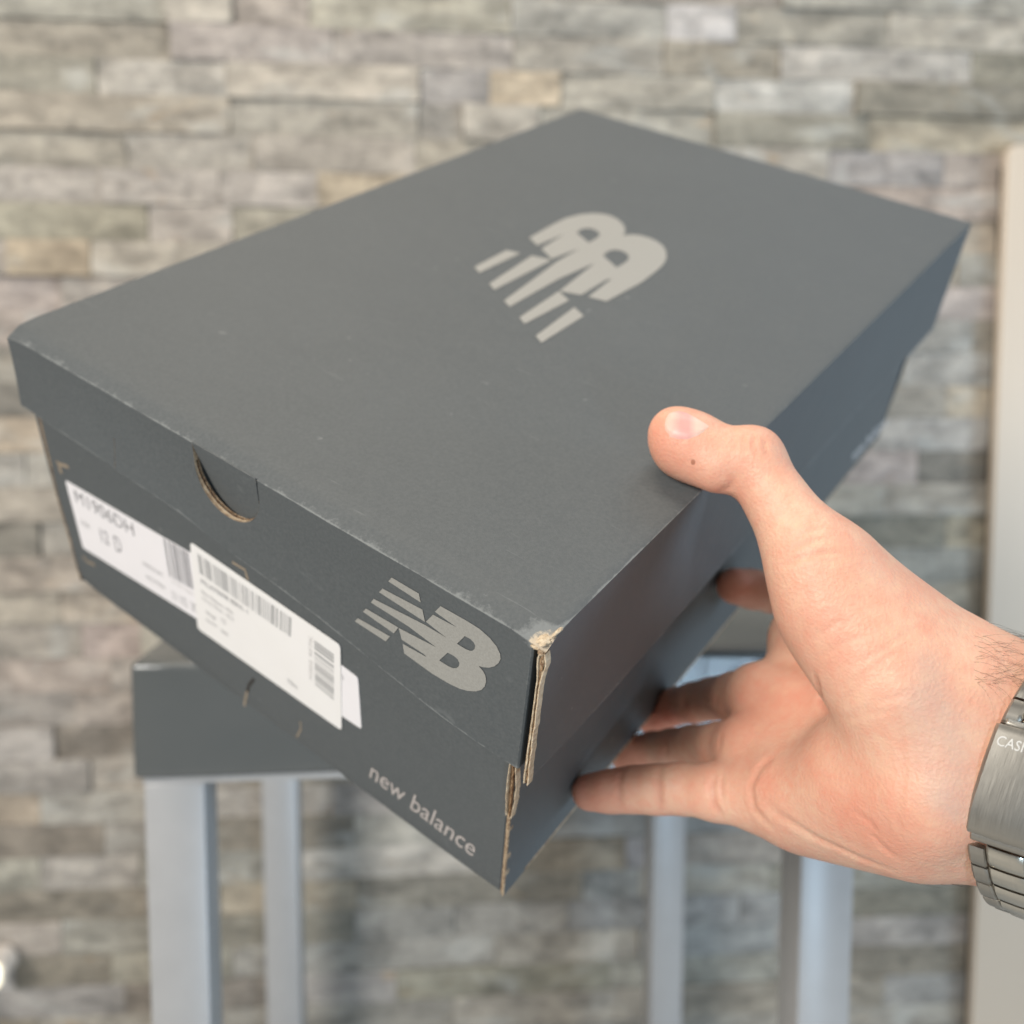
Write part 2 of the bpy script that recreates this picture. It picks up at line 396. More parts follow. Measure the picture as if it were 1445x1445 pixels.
def rcone(F, D, a, b, r1, r2, k, sq=None):
    """smooth union of a tapered capsule into D; sq=(dir, factor) thins it along a direction"""
    a = np.array(a, np.float32); b = np.array(b, np.float32)
    m = max(r1, r2) + 14
    sl, X, Y, Z = F.sub(np.minimum(a, b) - m, np.maximum(a, b) + m)
    px, py, pz = X - a[0], Y - a[1], Z - a[2]
    ba = b - a
    if sq is not None:
        d, s = sq; d = np.array(d, np.float32) / np.linalg.norm(d)
        t = (px * d[0] + py * d[1] + pz * d[2]) * (1 / s - 1)
        px, py, pz = px + t * d[0], py + t * d[1], pz + t * d[2]
        ba = ba + d * (ba @ d) * (1 / s - 1)
    l2 = float(ba @ ba); rr = r1 - r2; a2 = l2 - rr * rr; il2 = 1 / l2
    y = px * ba[0] + py * ba[1] + pz * ba[2]; z = y - l2
    x2 = (px * l2 - ba[0] * y) ** 2 + (py * l2 - ba[1] * y) ** 2 + (pz * l2 - ba[2] * y) ** 2
    y2 = y * y * l2; z2 = z * z * l2; kk = np.sign(rr) * rr * rr * x2
    d = (np.sqrt(x2 * a2 * il2) + y * rr) * il2 - r1
    d = np.where(np.sign(y) * a2 * y2 < kk, np.sqrt(x2 + y2) * il2 - r1, d)
    d = np.where(np.sign(z) * a2 * z2 > kk, np.sqrt(x2 + z2) * il2 - r2, d)
    D[sl] = smin(D[sl], d.astype(np.float32), k)

def ball(F, D, c, r, k, sq=None):
    rcone(F, D, c, np.array(c) + np.array([0.05, 0, 0], np.float32), r, r, k, sq)

def surface_nets(F, D):
    s = D < 0
    n = F.n
    cnt = np.zeros(n - 1, np.int8)
    for dx in (0, 1):
        for dy in (0, 1):
            for dz in (0, 1):
                cnt += s[dx:n[0] - 1 + dx, dy:n[1] - 1 + dy, dz:n[2] - 1 + dz]
    act = np.argwhere((cnt > 0) & (cnt < 8))
    idx = np.full(n - 1, -1, np.int32); idx[tuple(act.T)] = np.arange(len(act))
    acc = np.zeros((len(act), 3)); num = np.zeros(len(act))
    corners = [(x, y, z) for x in (0, 1) for y in (0, 1) for z in (0, 1)]
    for i, c0 in enumerate(corners):
        for c1 in corners[i + 1:]:
            if sum(abs(p - q) for p, q in zip(c0, c1)) != 1: continue
            d0 = D[tuple((act + c0).T)]; d1 = D[tuple((act + c1).T)]
            m = (d0 < 0) != (d1 < 0)
            t = np.where(m, d0 / np.where(m, d0 - d1, 1), 0)
            p = np.array(c0) + t[:, None] * (np.array(c1) - np.array(c0))
            acc += np.where(m[:, None], p, 0); num += m
    V = F.lo + F.h * (act + acc / num[:, None])
    quads = []
    for ax in range(3):
        o = [(ax + 1) % 3, (ax + 2) % 3]
        e = [slice(None)] * 3; e2 = [slice(None)] * 3
        e[ax] = slice(0, n[ax] - 1); e2[ax] = slice(1, n[ax])
        ch = np.argwhere(s[tuple(e)] != s[tuple(e2)])
        ch = ch[(ch[:, o[0]] > 0) & (ch[:, o[1]] > 0) & (ch[:, o[0]] < n[o[0]] - 1) & (ch[:, o[1]] < n[o[1]] - 1)]
        u = np.zeros(3, int); u[o[0]] = 1; v = np.zeros(3, int); v[o[1]] = 1
        q = np.stack([idx[tuple((ch - u - v).T)], idx[tuple((ch - v).T)], idx[tuple(ch.T)], idx[tuple((ch - u).T)]], 1)
        flip = s[tuple(ch.T)]
        q[~flip] = q[~flip][:, ::-1]
        quads.append(q)
    return V, np.concatenate(quads)

def build_hand(h=1.0):
    F = Field((10, -45, 195), (190, 150, 425), h)
    # ---- joints: pixel of the joint in the photograph and its distance in mm
    J = dict(
        ttip=K(951, 609, 304.5), tpad=K(962, 622, 303.5), tip_=K(1060, 650, 297), tmcp=K(1152, 795, 285), tcmc=K(1295, 985, 276),
        im=K(1136, 905, 350), ip=K(1140, 838, 392), idd=K(1090, 836, 408), it=K(1037, 827, 396),
        mm=K(1075, 982, 342), mp=K(1005, 986, 378), md=K(955, 996, 398), mt=K(918, 1012, 418),
        rm=K(1058, 1057, 330), rp=K(978, 1053, 362), rd=K(922, 1058, 388), rt=K(885, 1068, 401),
        pm=K(1068, 1122, 318), pp=K(962, 1113, 333), pd=K(895, 1114, 341), pt=K(833, 1118, 347.5),
        wr=K(1385, 995, 275), wu=K(1378, 1140, 279))
    g = J.__getitem__
    # fingers
    fing = F.new()
    for ch, rad in ((('im', 'ip', 'idd', 'it'), (10.5, 9.2, 8.4, 7.4)), (('mm', 'mp', 'md', 'mt'), (10.2, 8.0, 7.3, 6.8)),
                    (('rm', 'rp', 'rd', 'rt'), (9.6, 7.5, 7.0, 6.6)), (('pm', 'pp', 'pd', 'pt'), (10.2, 8.5, 7.9, 6.6))):
        D = F.new()
        for i in range(3):
            rcone(F, D, g(ch[i]), g(ch[i + 1]), rad[i], rad[i + 1], 2.0)
        # soft pads between the joints on the palm side (towards the viewer)
        for i in range(3):
            c = g(ch[i]) * .5 + g(ch[i + 1]) * .5
            ball(F, D, c + np.array([-.5, .1, -.9]), (rad[i] + rad[i + 1]) / 2 - .9, 4.0)
        fing = smin(fing, D, 1.0)
    # palm
    palm = F.new()
    rcone(F, palm, g('wr') + [4, -1, 4], g('im') + [0, 0, 4], 15, 11.5, 8)
    rcone(F, palm, g('wr') * .6 + g('wu') * .4 + [0, 0, 4], g('mm') + [0, 0, 3], 15, 11, 8)
    rcone(F, palm, g('wr') * .35 + g('wu') * .65 + [0, 0, 4], g('rm') + [0, 0, 2], 15, 11, 8)
    rcone(F, palm, g('wu') + [0, 0, 3], g('pm') + [2, 0, 2], 15, 10.5, 8)
    rcone(F, palm, g('im') + [0, 2, 3], g('pm') + [0, 0, 2], 9.5, 9.5, 6)
    # hypothenar
    rcone(F, palm, K(1310, 1120, 270), K(1120, 1122, 307), 17.5, 13.0, 12)
    rcone(F, palm, K(1290, 1168, 281), K(1150, 1145, 312), 14, 12, 12)
    rcone(F, palm, K(1330, 1060, 273), K(1215, 1075, 288), 18.0, 14.0, 12)
    # forearm
    ext = K(1560, 1045, 264) - g('wr')
    rcone(F, palm, g('wr') + [0, 1, 3], g('wr') + ext * 1.3, 18.0, 19, 14)
    rcone(F, palm, g('wu') + [0, -1, 4], g('wu') + ext * 1.3 + [0, 6, 0], 17.5, 19.5, 14)
    rcone(F, palm, g('wr') * .5 + g('wu') * .5 + [0, 0, 3], g('wr') * .5 + g('wu') * .5 + ext, 17, 18, 14)
    # thumb
    th = F.new()
    rcone(F, th, g('ttip'), g('tpad') + [4, 1, 0], 7.5, 8.5, 4)
    rcone(F, th, g('tpad'), g('tip_'), 8.6, 8.5, 4)
    ball(F, th, K(972, 632, 304), 8.6, 5)
    rcone(F, th, K(968, 630, 304), K(1012, 661, 297), 8.4, 7.4, 6)
    ball(F, th, K(1062, 643, 297), 8.5, 3)
    rcone(F, th, g('tip_'), g('tmcp'), 8.6, 11.8, 5)
    rcone(F, th, g('tmcp'), g('tcmc') + [-2, -2, 0], 12.0, 17.0, 10)
    rcone(F, th, K(1190, 810, 288), K(1320, 918, 285), 11.5, 13.5, 10)
    # thenar eminence
    rcone(F, th, K(1172, 865, 282), K(1255, 975, 274), 13.5, 15.5, 12)
    rcone(F, th, K(1200, 880, 286), K(1350, 985, 274), 13.5, 17.0, 12)
    # web between thumb and index
    web = F.new()
    rcone(F, web, K(1165, 850, 296), g('im') + [2, -2, 2], 7.5, 9.0, 8)
    D = smin(palm, fing, 4.0)
    D = smin(D, web, 7.0)
    D = smin(D, th, 9.0)
    return F, D, J

# ================================================================ shoe box (local frame: x along the label end, y to the back, z up)
W_, L_, H_ = .235, .374, .1318
tC = np.array([.00874343, .0332158, .24839488])
uC = np.array([-.80291118, -.41724488, .42572333]); vC = np.array([.59208861, -.47552377, .65062141]); wC = np.array([-.06902689, .77445714, .62884929])
A3 = cam2world((tC + uC * W_ + wC * H_)[None])[0]
D3 = lambda d: Vector(cam2world(np.asarray(d)[None])[0] - np.array(CAM[:]))
ex, ey, ez = D3(-uC), D3(vC), D3(-wC)
shoe = empty('shoe_box'); tag(shoe, 'dark grey cardboard shoe box with grey emblem held up in the hand', 'shoe box')
shoe.matrix_world = Matrix(((ex.x, ey.x, ez.x, A3[0]), (ex.y, ey.y, ez.y, A3[1]), (ex.z, ey.z, ez.z, A3[2]), (0, 0, 0, 1)))

def ray(px, py): return np.array([(px - 722.5) / FPX, (py - 722.5) / FPX, 1.])
def bp_front(px, py, y=0.0):          # photo pixel -> (x, z) on the box plane y = const
    r = ray(px, py); o = tC + vC * y; s = (o @ vC) / (r @ vC); q = r * s - tC
    return W_ - q @ uC, H_ - q @ wC
def bp_top(px, py):
    r = ray(px, py); s = (tC @ wC) / (r @ wC); q = r * s - tC
    return W_ - q @ uC, q @ vC
def bp_right(px, py, inset=0.0):      # -> (y, z) on the plane x = W - inset
    r = ray(px, py); o = tC + uC * inset; s = (o @ uC) / (r @ uC); q = r * s - tC
    return q @ vC, H_ - q @ wC

class Sheet:
    """grids of cardboard joined into one skin, with a per-vertex wear value; thickness added by Solidify"""
    def __init__(self): self.v = []; self.f = []; self.w = []
    def grid(self, P, wear_light=None, flip=False, skip=None):
        n, m = len(P), len(P[0]); b = len(self.v)
        for i in range(n):
            for j in range(m):
                self.v.append(tuple(P[i][j])); self.w.append(wear_light[i][j] if wear_light else 0.)
        for i in range(n - 1):
            for j in range(m - 1):
                if skip and skip(i, j): continue
                q = (b + i * m + j, b + i * m + j + 1, b + (i + 1) * m + j + 1, b + (i + 1) * m + j)
                self.f.append(q[::-1] if flip else q)
    def build(self, name, mats, parent, thick, weld=5e-6, angle=30):
        me = bpy.data.meshes.new(name); me.from_pydata(self.v, [], self.f)
        at_ = me.attributes.new('wear_light', 'FLOAT', 'POINT'); at_.data.foreach_set('value', self.w)
        bm = bmesh.new(); bm.from_mesh(me); bmesh.ops.remove_doubles(bm, verts=bm.verts, dist=weld); bm.to_mesh(me); bm.free()
        for m in mats: me.materials.append(m)
        me.polygons.foreach_set('use_smooth', [True] * len(me.polygons)); me.set_sharp_from_angle(angle=math.radians(angle))
        cnt = np.zeros(len(me.edges), int)                       # cut edges stay crisp
        le = np.zeros(len(me.loops), int); me.loops.foreach_get('edge_index', le); np.add.at(cnt, le, 1)
        sa = me.attributes.get('sharp_edge') or me.attributes.new('sharp_edge', 'BOOLEAN', 'EDGE')
        sv = np.zeros(len(me.edges), bool); sa.data.foreach_get('value', sv); sa.data.foreach_set('value', sv | (cnt == 1))
        o = link(bpy.data.objects.new(name, me), parent)
        md = o.modifiers.new('board_thickness', 'SOLIDIFY'); md.thickness = thick; md.offset = -1; md.material_offset_rim = 1; md.use_even_offset = False
        return o

# ---- lid
FW = .0042                      # the label-end flap stops short of the torn corner
lb_u = [.0, .0006, .0434, .0864, .1199, .1452, .160, .1760, .1772, .20, .2345, .236]
lb_w = [.0556, .0555, .0498, .0430, .0388, .0330, .0316, .0312, .0300, .0299, .0309, .0309]
def lid_bot(x): return H_ - interp(W_ - x, lb_u, lb_w) + noise.noise(Vector((x * 70, 1, 4))) * .0004
CRZ = H_ - .0020                # crease a touch below the top: the strip along the edge is crushed
NC, NR, ND = .1143, .0147, .0093          # hand hole: a half circle below straight sides, cut into the flap from the crease
nx0, nx1 = NC - NR, NC + NR
arc = [(nx0, CRZ)] + [(NC + NR * math.sin(a), H_ - ND - NR * math.cos(a)) for a in np.linspace(-math.pi / 2, math.pi / 2, 49)] + [(nx1, CRZ)]
arc[1] = (nx0 + 1e-6, arc[1][1]); arc[-2] = (nx1 - 1e-6, arc[-2][1])
ax_, az_ = [p[0] for p in arc], [p[1] for p in arc]
def lid_top(x): return min(CRZ, interp(x, ax_, az_)) if nx0 < x < nx1 else CRZ
tear = W_ - .1766
xs = sorted(set([0, .0008, .0025] + [round(v, 5) for v in np.linspace(.006, W_ - .006, 46)] + [W_ - .0035, W_ - FW + 0., W_ - .0016, W_ - .0007, W_]
     + [NC + NR * math.sin(a) for a in np.linspace(-math.pi / 2, math.pi / 2, 41)] + [ tear - .0001, tear + .0001]))
ys = [0, .0006, .0045, .0056] + list(np.linspace(.012, L_ - .006, 40)) + [L_ - .002, L_]
lid = Sheet()
def top_z(x, y):
    z = H_
    if y < .0056:
        k = (.0056 - y) / .0056; z -= .0020 * k ** 1.05
        z += noise.noise(Vector((x * 60, y * 200, 2))) * .00025 * k
    if x > W_ - .0016: z -= .0003 * (1 - (W_ - x) / .0016)
    d = math.hypot((W_ - x), y)                                   # knocked corner
    if d < .012: z -= .0016 * (1 - d / .012) ** 1.5
    d = math.hypot(x, y)
    if d < .010: z -= .0016 * (1 - d / .010) ** 1.5
    return z
def edge_wear_light(x, y):  # real scuffs; the strip along the front is also lightened as if lit
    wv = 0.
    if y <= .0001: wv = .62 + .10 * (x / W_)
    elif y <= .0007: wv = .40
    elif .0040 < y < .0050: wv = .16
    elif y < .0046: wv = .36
    if x > W_ - .0004: wv = max(wv, .66 if y < .10 else .34)
    elif x > W_ - .0010: wv = max(wv, .34 if y < .06 else .12)
    d = math.hypot(W_ - x, y)
    if d < .011: wv = max(wv, 1.25 * (1 - d / .011) + .3)
    return wv
lid.grid([[(x, y, top_z(x, y)) for x in xs] for y in ys], [[edge_wear_light(x, y) for x in xs] for y in ys], flip=False)
# label-end flap
rows = [0, .012, .03, .10, .2, .32, .45, .58, .7, .8, .88, .95, .985, 1]
xf = [x for x in xs if x <= W_ - FW + 1e-6]
def flap_y(x, q):
    b = -.0012 * math.sin(math.pi * min(1, x / .12)) * q ** 2 - .0007 * q * math.sin(x * 31) - .0020 * q ** 1.6 * min(1, (W_ - x) / .03)
    if x > W_ - .02: b += .0006 * q * (x - W_ + .02) / .02
    return b
def flap_at(x, z):                                               # the flap's surface, by height
    return flap_y(x, max(0., min(1., (top_z(x, 0) - z) / (top_z(x, 0) - lid_bot(x)))))
def flap_grid(cols, cut, fold=False):
    P, WR = [], []
    for q in rows:
        r_, wr_ = [], []
        for x in cols:
            zt = top_z(x, 0)
            if cut: zt = H_ - ND - math.sqrt(max(0., NR * NR - (x - NC) ** 2))
            z = lerp(zt, lid_bot(x), q)
            r_.append((x, flap_at(x, z), z))
            wv = (.30 if cut else .60) if q == 0 else (.20 if q <= .013 else 0)
            if q == 1: wv = .58
            elif q > .98: wv = .34
            if x > W_ - FW - 1e-5: wv = max(wv, .45)
            d = math.hypot(W_ - x, H_ - z)
            if d < .009: wv = max(wv, 1.0 * (1 - d / .009) + .3)
            wr_.append(wv)
        if fold:                                                 # the flap's end folds inwards at the corner
            e_ = r_[-1]; r_ += [(e_[0] + .0005, e_[1] + .0005, e_[2]), (e_[0] + .0006, e_[1] + .0060, e_[2])]; wr_ += [wr_[-1] * .6, 0]
        P.append(r_); WR.append(wr_)
    lid.grid(P, WR, flip=True, skip=lambda i, j: rows[i] >= .57 and j < len(cols) - 1 and abs((cols[j] + cols[j + 1]) / 2 - tear) < .00005)
eps = 1e-9
flap_grid([x for x in xf if x <= nx0 + eps], False)
flap_grid([x for x in xf if nx0 - eps <= x <= nx1 + eps], True)
flap_grid([x for x in xf if x >= nx1 - eps], False, True)
# long side flap (right), its raw end showing at the torn corner
ysr = [0.0] + [y for y in ys if y > .004]
def side_x(y, q): return W_ + .0006 * math.sin(y * 22) * q ** 2 - (.0004 * (1 - y / .02) * q if y < .02 else 0)
zr = [0, .012, .05, .2, .4, .6, .8, .95, .985, 1]
LR = lambda y: .0585 + .0004 * math.sin(y * 40)
lid.grid([[(side_x(y, q), y, lerp(top_z(W_, y), H_ - LR(y), q)) for y in ysr] for q in zr],
         [[(.55 if y < .12 else .3) if q == 0 else (.60 if q == 1 else (.36 if q > .98 else 0)) for y in ysr] for q in zr], flip=True)
# far flap and left flap
lid.grid([[(x, L_, lerp(top_z(x, L_), H_ - .05, q)) for x in xs] for q in (0, .5, 1)], flip=False)
ysl = [.0017] + [y for y in ys if y > .004]
lid.grid([[(0, y, lerp(top_z(0, y), H_ - .0300 - .02 * y / L_, q)) for y in ysl] for q in (0, .3, .6, 1)], flip=False)
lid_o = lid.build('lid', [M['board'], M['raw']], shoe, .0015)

# pushed-in finger tab in the lid
tx = list(np.linspace(nx0 + .0004, nx1 - .0003, 36)); tr = [0, .1, .25, .45, .65, .85, 1]
def tab_y(x, q): return -.00025 + .0034 * (1 - (x - nx0) / (nx1 - nx0)) ** .6 * q ** 1.5
tabs = Sheet()
tabs.grid([[(x, tab_y(x, q), lerp(CRZ + .0005, min(lid_top(x) + .0002, CRZ - .0003), q)) for x in tx] for q in tr], flip=True)
tab_o = tabs.build('finger_tab', [M['board'], M['board']], lid_o, .0004)

# corrugated cut edge round the tab: two liners with the flute zig-zag between them
def flute_edge(name, pts, depth0, depth1, normal_dir, parent, pitch=.0021, r=.00016):
    """tube zig-zag following pts (box frame), spanning the board thickness"""
    V, F_ = [], []
    acc = [0.]
    P_ = [Vector(p) for p in pts]
    for i in range(1, len(P_)): acc.append(acc[-1] + (P_[i] - P_[i - 1]).length)
    def pt(s):
        s = min(max(s, 0), acc[-1] - 1e-7)
        for i in range(1, len(acc)):
            if s <= acc[i]: return P_[i - 1].lerp(P_[i], (s - acc[i - 1]) / max(acc[i] - acc[i - 1], 1e-9))
        return P_[-1]
    nrm = Vector(normal_dir)
    m = int(acc[-1] / pitch * 12)
    for i in range(m + 1):
        s = acc[-1] * i / m; c = pt(s); tg = (pt(s + 1e-4) - pt(s - 1e-4)).normalized(); bn = tg.cross(nrm).normalized()
        off = lerp(depth0, depth1, .5 + .5 * math.sin(2 * math.pi * s / pitch))
        for a in range(5):
            an = 2 * math.pi * a / 5
            V.append(c + nrm * (off + math.cos(an) * r) + bn * math.sin(an) * r)
        if i:
            for a in range(5):
                F_.append(((i - 1) * 5 + a, (i - 1) * 5 + (a + 1) % 5, i * 5 + (a + 1) % 5, i * 5 + a))
    return mesh_obj(name, V, F_, M['flute'], parent, 180)
arcpts = [(x, 0, z + .00005) for x, z in arc if z < CRZ - .0002]
dense = []
for i in range(len(arcpts) - 1):
    for k in range(3): dense.append(Vector(arcpts[i]).lerp(Vector(arcpts[i + 1]), k / 8))
def ribbon(name, pts, y0, y1, mat, parent, lift=.0002):
    V, F_ = [], []
    for i, p in enumerate(pts):
        V += [(p[0], y0(i) if callable(y0) else y0, p[2] + lift), (p[0], y1(i) if callable(y1) else y1, p[2] + lift)]
        if i: F_.append((2 * i - 2, 2 * i - 1, 2 * i + 1, 2 * i))
    return mesh_obj(name, V, F_, mat, parent)
ribbon('flute_hollow', dense, .0003, .0013, M['dark'], lid_o, .00006)
ribbon('liner_edge', dense, -.0001, .00038, M['liner'], lid_o, .00012)
ribbon('liner_edge', dense, .0012, .00165, M['raw'], lid_o, .00012)
flute_edge('flute_edge', [Vector(p) + Vector((0, 0, .0001)) for p in dense], .00035, .00125, (0, 1, 0), lid_o)

# raw end of the side flap at the torn corner: two liners, slightly wavy, parted near the top and the foot
def torn_end(parent, zt, zb, fxo, fxi, y, gap, mat=None, n=40, zig=True):
    for side in (0, 1):
        V, F_ = [], []
        for i in range(n + 1):
            q = i / n; z = lerp(zt, zb, q); xo, xi = fxo(z), fxi(z)
            wv = noise.noise(Vector((q * 9, side * 5, 1))) * .00022 + noise.noise(Vector((q * 30, side * 5, 3))) * .0001
            g = gap(q)
            c = (xo if side else xi) + wv + (g if side else -g * .6)
            hw = (.00017 if zig else .00013) + .00006 * noise.noise(Vector((q * 14, 7, side)))
            for dx, dy in ((-hw, 0), (hw, 0), (hw, .0022), (-hw, .0022)): V.append((c + dx, y - .0003 + dy + noise.noise(Vector((q * 22, 2, side))) * .00025, z))
            if i:
                for a in range(4): F_.append(((i - 1) * 4 + a, (i - 1) * 4 + (a + 1) % 4, i * 4 + (a + 1) % 4, i * 4 + a))
        mesh_obj('torn_liner', V, F_, mat or M['liner'], parent)
    V, F_ = [], []
    for i in range(n * 3 + 1):
        q = i / (n * 3); z = lerp(zt, zb, q); xo, xi = fxo(z), fxi(z); xm = lerp(xi, xo, .5 + (.42 if zig else .08) * math.sin(q * (zt - zb) / .0021 * 6.283 * .45))
        for dx, dy in ((-.00016, .0001), (.00016, .0001), (.00016, .001), (-.00016, .001)): V.append((xm + dx, y + dy, z))
        if i:
            for a in range(4): F_.append(((i - 1) * 4 + a, (i - 1) * 4 + (a + 1) % 4, i * 4 + (a + 1) % 4, i * 4 + a))
    mesh_obj('torn_flute', V, F_, M['flute'], parent)
torn_end(lid_o, H_ - .0035, H_ - .0592, lambda z: W_ - .0002, lambda z: W_ - .0010, -.0003, lambda q: .0001 + .0010 * math.exp(-((q - .07) / .06) ** 2) + .0003 * math.exp(-((q - .95) / .08) ** 2))
# scuffed lump of bare board on the corner itself
crn = random.Random(3)
def corner_lump(cx, cy, cz, rx, ry, rz, mat, nm='frayed_corner'):
    bm = bmesh.new(); bmesh.ops.create_icosphere(bm, subdivisions=3, radius=1)
    so = crn.uniform(0, 40)
    for v in bm.verts:
        k = 1 + .45 * noise.fractal(v.co * 2.2 + Vector((so, 0, 0)), .8, 2.1, 3)
        v.co = Vector((cx + v.co.x * rx * k, cy + v.co.y * ry * k, cz + v.co.z * rz * k))
    return bm_obj(nm, bm, mat, lid_o, 50)
corner_lump(W_ - .0020, .0022, H_ - .0019, .0016, .0022, .0006, M['liner'])
corner_lump(W_ - .0005, .0055, H_ - .0008, .0005, .0026, .0004, M['liner'])
corner_lump(W_ - .0032, .0000, H_ - .0036, .0013, .0006, .0005, M['liner'])
corner_lump(W_ - .0010, -.0002, H_ - .0040, .0009, .0007, .0007, M['raw'])

# ---- base
BY, BX = .0036, W_ - .0056
def bx(z): return lerp(W_ - .0056, W_ - .0082, np.maximum(0, z) / H_)      # the base narrows a little towards its mouth
base = Sheet()
xb = sorted(set(list(np.linspace(-.004, BX - .0022, 48)) + [BX - .0030, BX - .0022]))
def zbot(x): return lerp(-.0045, .0003, max(0, x) / BX)
def rad(x): return max(.0016, lerp(.0115, .0016, min(1, max(0, (x - .03) / (BX - .055)))))
prof = [('z', q) for q in (0, .25, .5, .7, .85, .95)] + [('a', a) for a in (0, 20, 62, 78, 90)]
P, WR = [], []
for kind, q in prof:
    r_ = []
    for x in xb:
        r = rad(x); zb_ = zbot(x) + noise.noise(Vector((x * 30, 4, 4))) * .0004
        crush = 0
        if x < .024: crush = ((.024 - x) / .028) ** 2
        if kind == 'z':
            z = lerp(H_ - .004, zb_ + r, q); y = BY; xx = x
            z += .0030 * crush * max(0, q - .5) * 2
            xx += .006 * max(0, (z - .09)) / .04 * max(0, 1 - x / .02)          # upper edge tucks under the lid
        else:
            a = math.radians(q); y = BY + r * (1 - math.cos(a)) * 1.0; z = zb_ + r * (1 - math.sin(a)); xx = x
            z += .0030 * crush
        xx += (max(0, xx) / BX) ** 4 * (bx(z) - BX)
        r_.append((xx, y, z))
    P.append(r_); WR.append([(.18 if kind == 'a' and 10 < q < 60 else 0.) + (.30 if x > BX - .0025 else 0) for x in xb])
for r_, wr_ in zip(P, WR):
    e_ = r_[-1]; r_ += [(e_[0] + .0005, e_[1] + .0005, e_[2]), (e_[0] + .0006, e_[1] + .006, e_[2])]; wr_ += [0, 0]
base.grid(P, WR, flip=True)
yb = list(np.linspace(BY, L_ - .0045, 30))
base.grid([[(bx(lerp(H_ - .004, zbot(BX), q)), y, lerp(H_ - .004, zbot(BX), q)) for y in yb] for q in (0, .3, .6, .8, .93, .98, 1)], [[(.25 if q == 1 else 0) for y in yb] for q in (0, .3, .6, .8, .93, .98, 1)], flip=True)
base.grid([[(x, y, zbot(x)) for x in xb + [BX]] for y in [BY + .012] + yb[2:]], flip=True)
base.grid([[(lerp(.002, -.004, min(1, q * 1.6)), y, lerp(H_ - .004, zbot(0) + .010, q)) for y in yb] for q in (0, .3, .62, .9, 1)], flip=False)
base.grid([[(x, L_ - .0045, lerp(H_ - .004, zbot(x), q)) for x in xb + [BX]] for q in (0, .5, 1)], flip=False)
base_o = base.build('base', [M['board'], M['raw']], shoe, .0015)
# raw board at the near corner: upper part parted, lower part a thin brown line
torn_end(base_o, H_ - .052, H_ - .0845, lambda z: bx(z) + .0007, lambda z: bx(z) - .0010, BY - .0012, lambda q: .0001 + .0009 * math.sin(math.pi * min(1, max(0, (q - .15) / .85))) ** 1.2, n=30, zig=False)
torn_end(base_o, H_ - .0850, .0006, lambda z: bx(z) - .0002, lambda z: bx(z) - .0005, BY - .0003, lambda q: 0.0, mat=M['raw'], n=30, zig=False)

# kraft slits of the label pocket
def sliver(name, pix, width, parent, mat, y, closed=False):
    pts = [bp_front(px, py, y) for px, py in pix]; V, F_ = [], []
    for i, p in enumerate(pts):
        a = pts[max(0, i - 1)]; b = pts[min(len(pts) - 1, i + 1)]
        d = Vector((b[0] - a[0], b[1] - a[1])).normalized(); nn = Vector((-d.y, d.x)) * width * .5
        for s in (-1, 1):
            V.append((p[0] + nn.x * s, y - .00012, p[1] + nn.y * s))
    for i in range(1, len(pts)): F_.append((2 * i - 2, 2 * i, 2 * i + 1, 2 * i - 1))
    return mesh_obj(name, V, F_, mat, parent)
M['slit'] = plain('kraft_slit', (.30, .235, .165), .85)
sliver('slit', [(80, 650), (83, 654), (97, 659)], .0016, base_o, M['slit'], BY)
sliver('slit', [(83, 654), (87, 668)], .0016, base_o, M['slit'], BY)
sliver('slit', [(117, 784), (123, 792), (134, 797)], .0013, base_o, M['slit'], BY)
sliver('slit', [(328, 793), (346, 804), (350, 818)], .0012, base_o, M['slit'], BY)
# half-moon hand hole along the foot of the label end
M['slot_dark'] = plain('slot_shadow_gap', (.03, .024, .02), .9)
sliver('slot_cut', [(359, 958), (352, 966), (349, 976)], .0013, base_o, M['slot_dark'], BY)
sliver('slot_cut', [(349, 975), (347, 984), (345, 996)], .0010, base_o, M['slit'], BY)
sliver('slot_cut', [(424, 1018), (425, 1028), (419, 1040)], .0006, base_o, M['slit'], BY)

# ---- prints
def poly_print(name, loops, place, mat, parent):
    """flat print from closed loops (first = outline, further = holes) by scan fill"""
    cu = bpy.data.curves.new(name, 'CURVE'); cu.dimensions = '2D'; cu.fill_mode = 'BOTH'
    for lp_ in loops:
        sp = cu.splines.new('POLY'); sp.points.add(len(lp_) - 1); sp.use_cyclic_u = True
        for p, q in zip(sp.points, lp_): p.co = (q[0], q[1], 0, 1)
    tmp = bpy.data.objects.new('tmp', cu); C.objects.link(tmp)
    dg = bpy.context.evaluated_depsgraph_get(); me = bpy.data.meshes.new_from_object(tmp.evaluated_get(dg))
    bpy.data.objects.remove(tmp, do_unlink=True); bpy.data.curves.remove(cu)
    me.name = name; me.materials.clear(); me.materials.append(mat)
    for v in me.vertices: v.co = place(v.co.x, v.co.y)
    me.update()
    return link(bpy.data.objects.new(name, me), parent)
def text_mesh(s, bold=0.0, spacing=1.0):
    cu = bpy.data.curves.new('t', 'FONT'); cu.body = s; cu.size = 1; cu.offset = bold; cu.space_character = spacing; cu.resolution_u = 3
    tmp = bpy.data.objects.new('tmp', cu); C.objects.link(tmp)
    dg = bpy.context.evaluated_depsgraph_get(); me = bpy.data.meshes.new_from_object(tmp.evaluated_get(dg))
    bpy.data.objects.remove(tmp, do_unlink=True); bpy.data.curves.remove(cu)
    return me
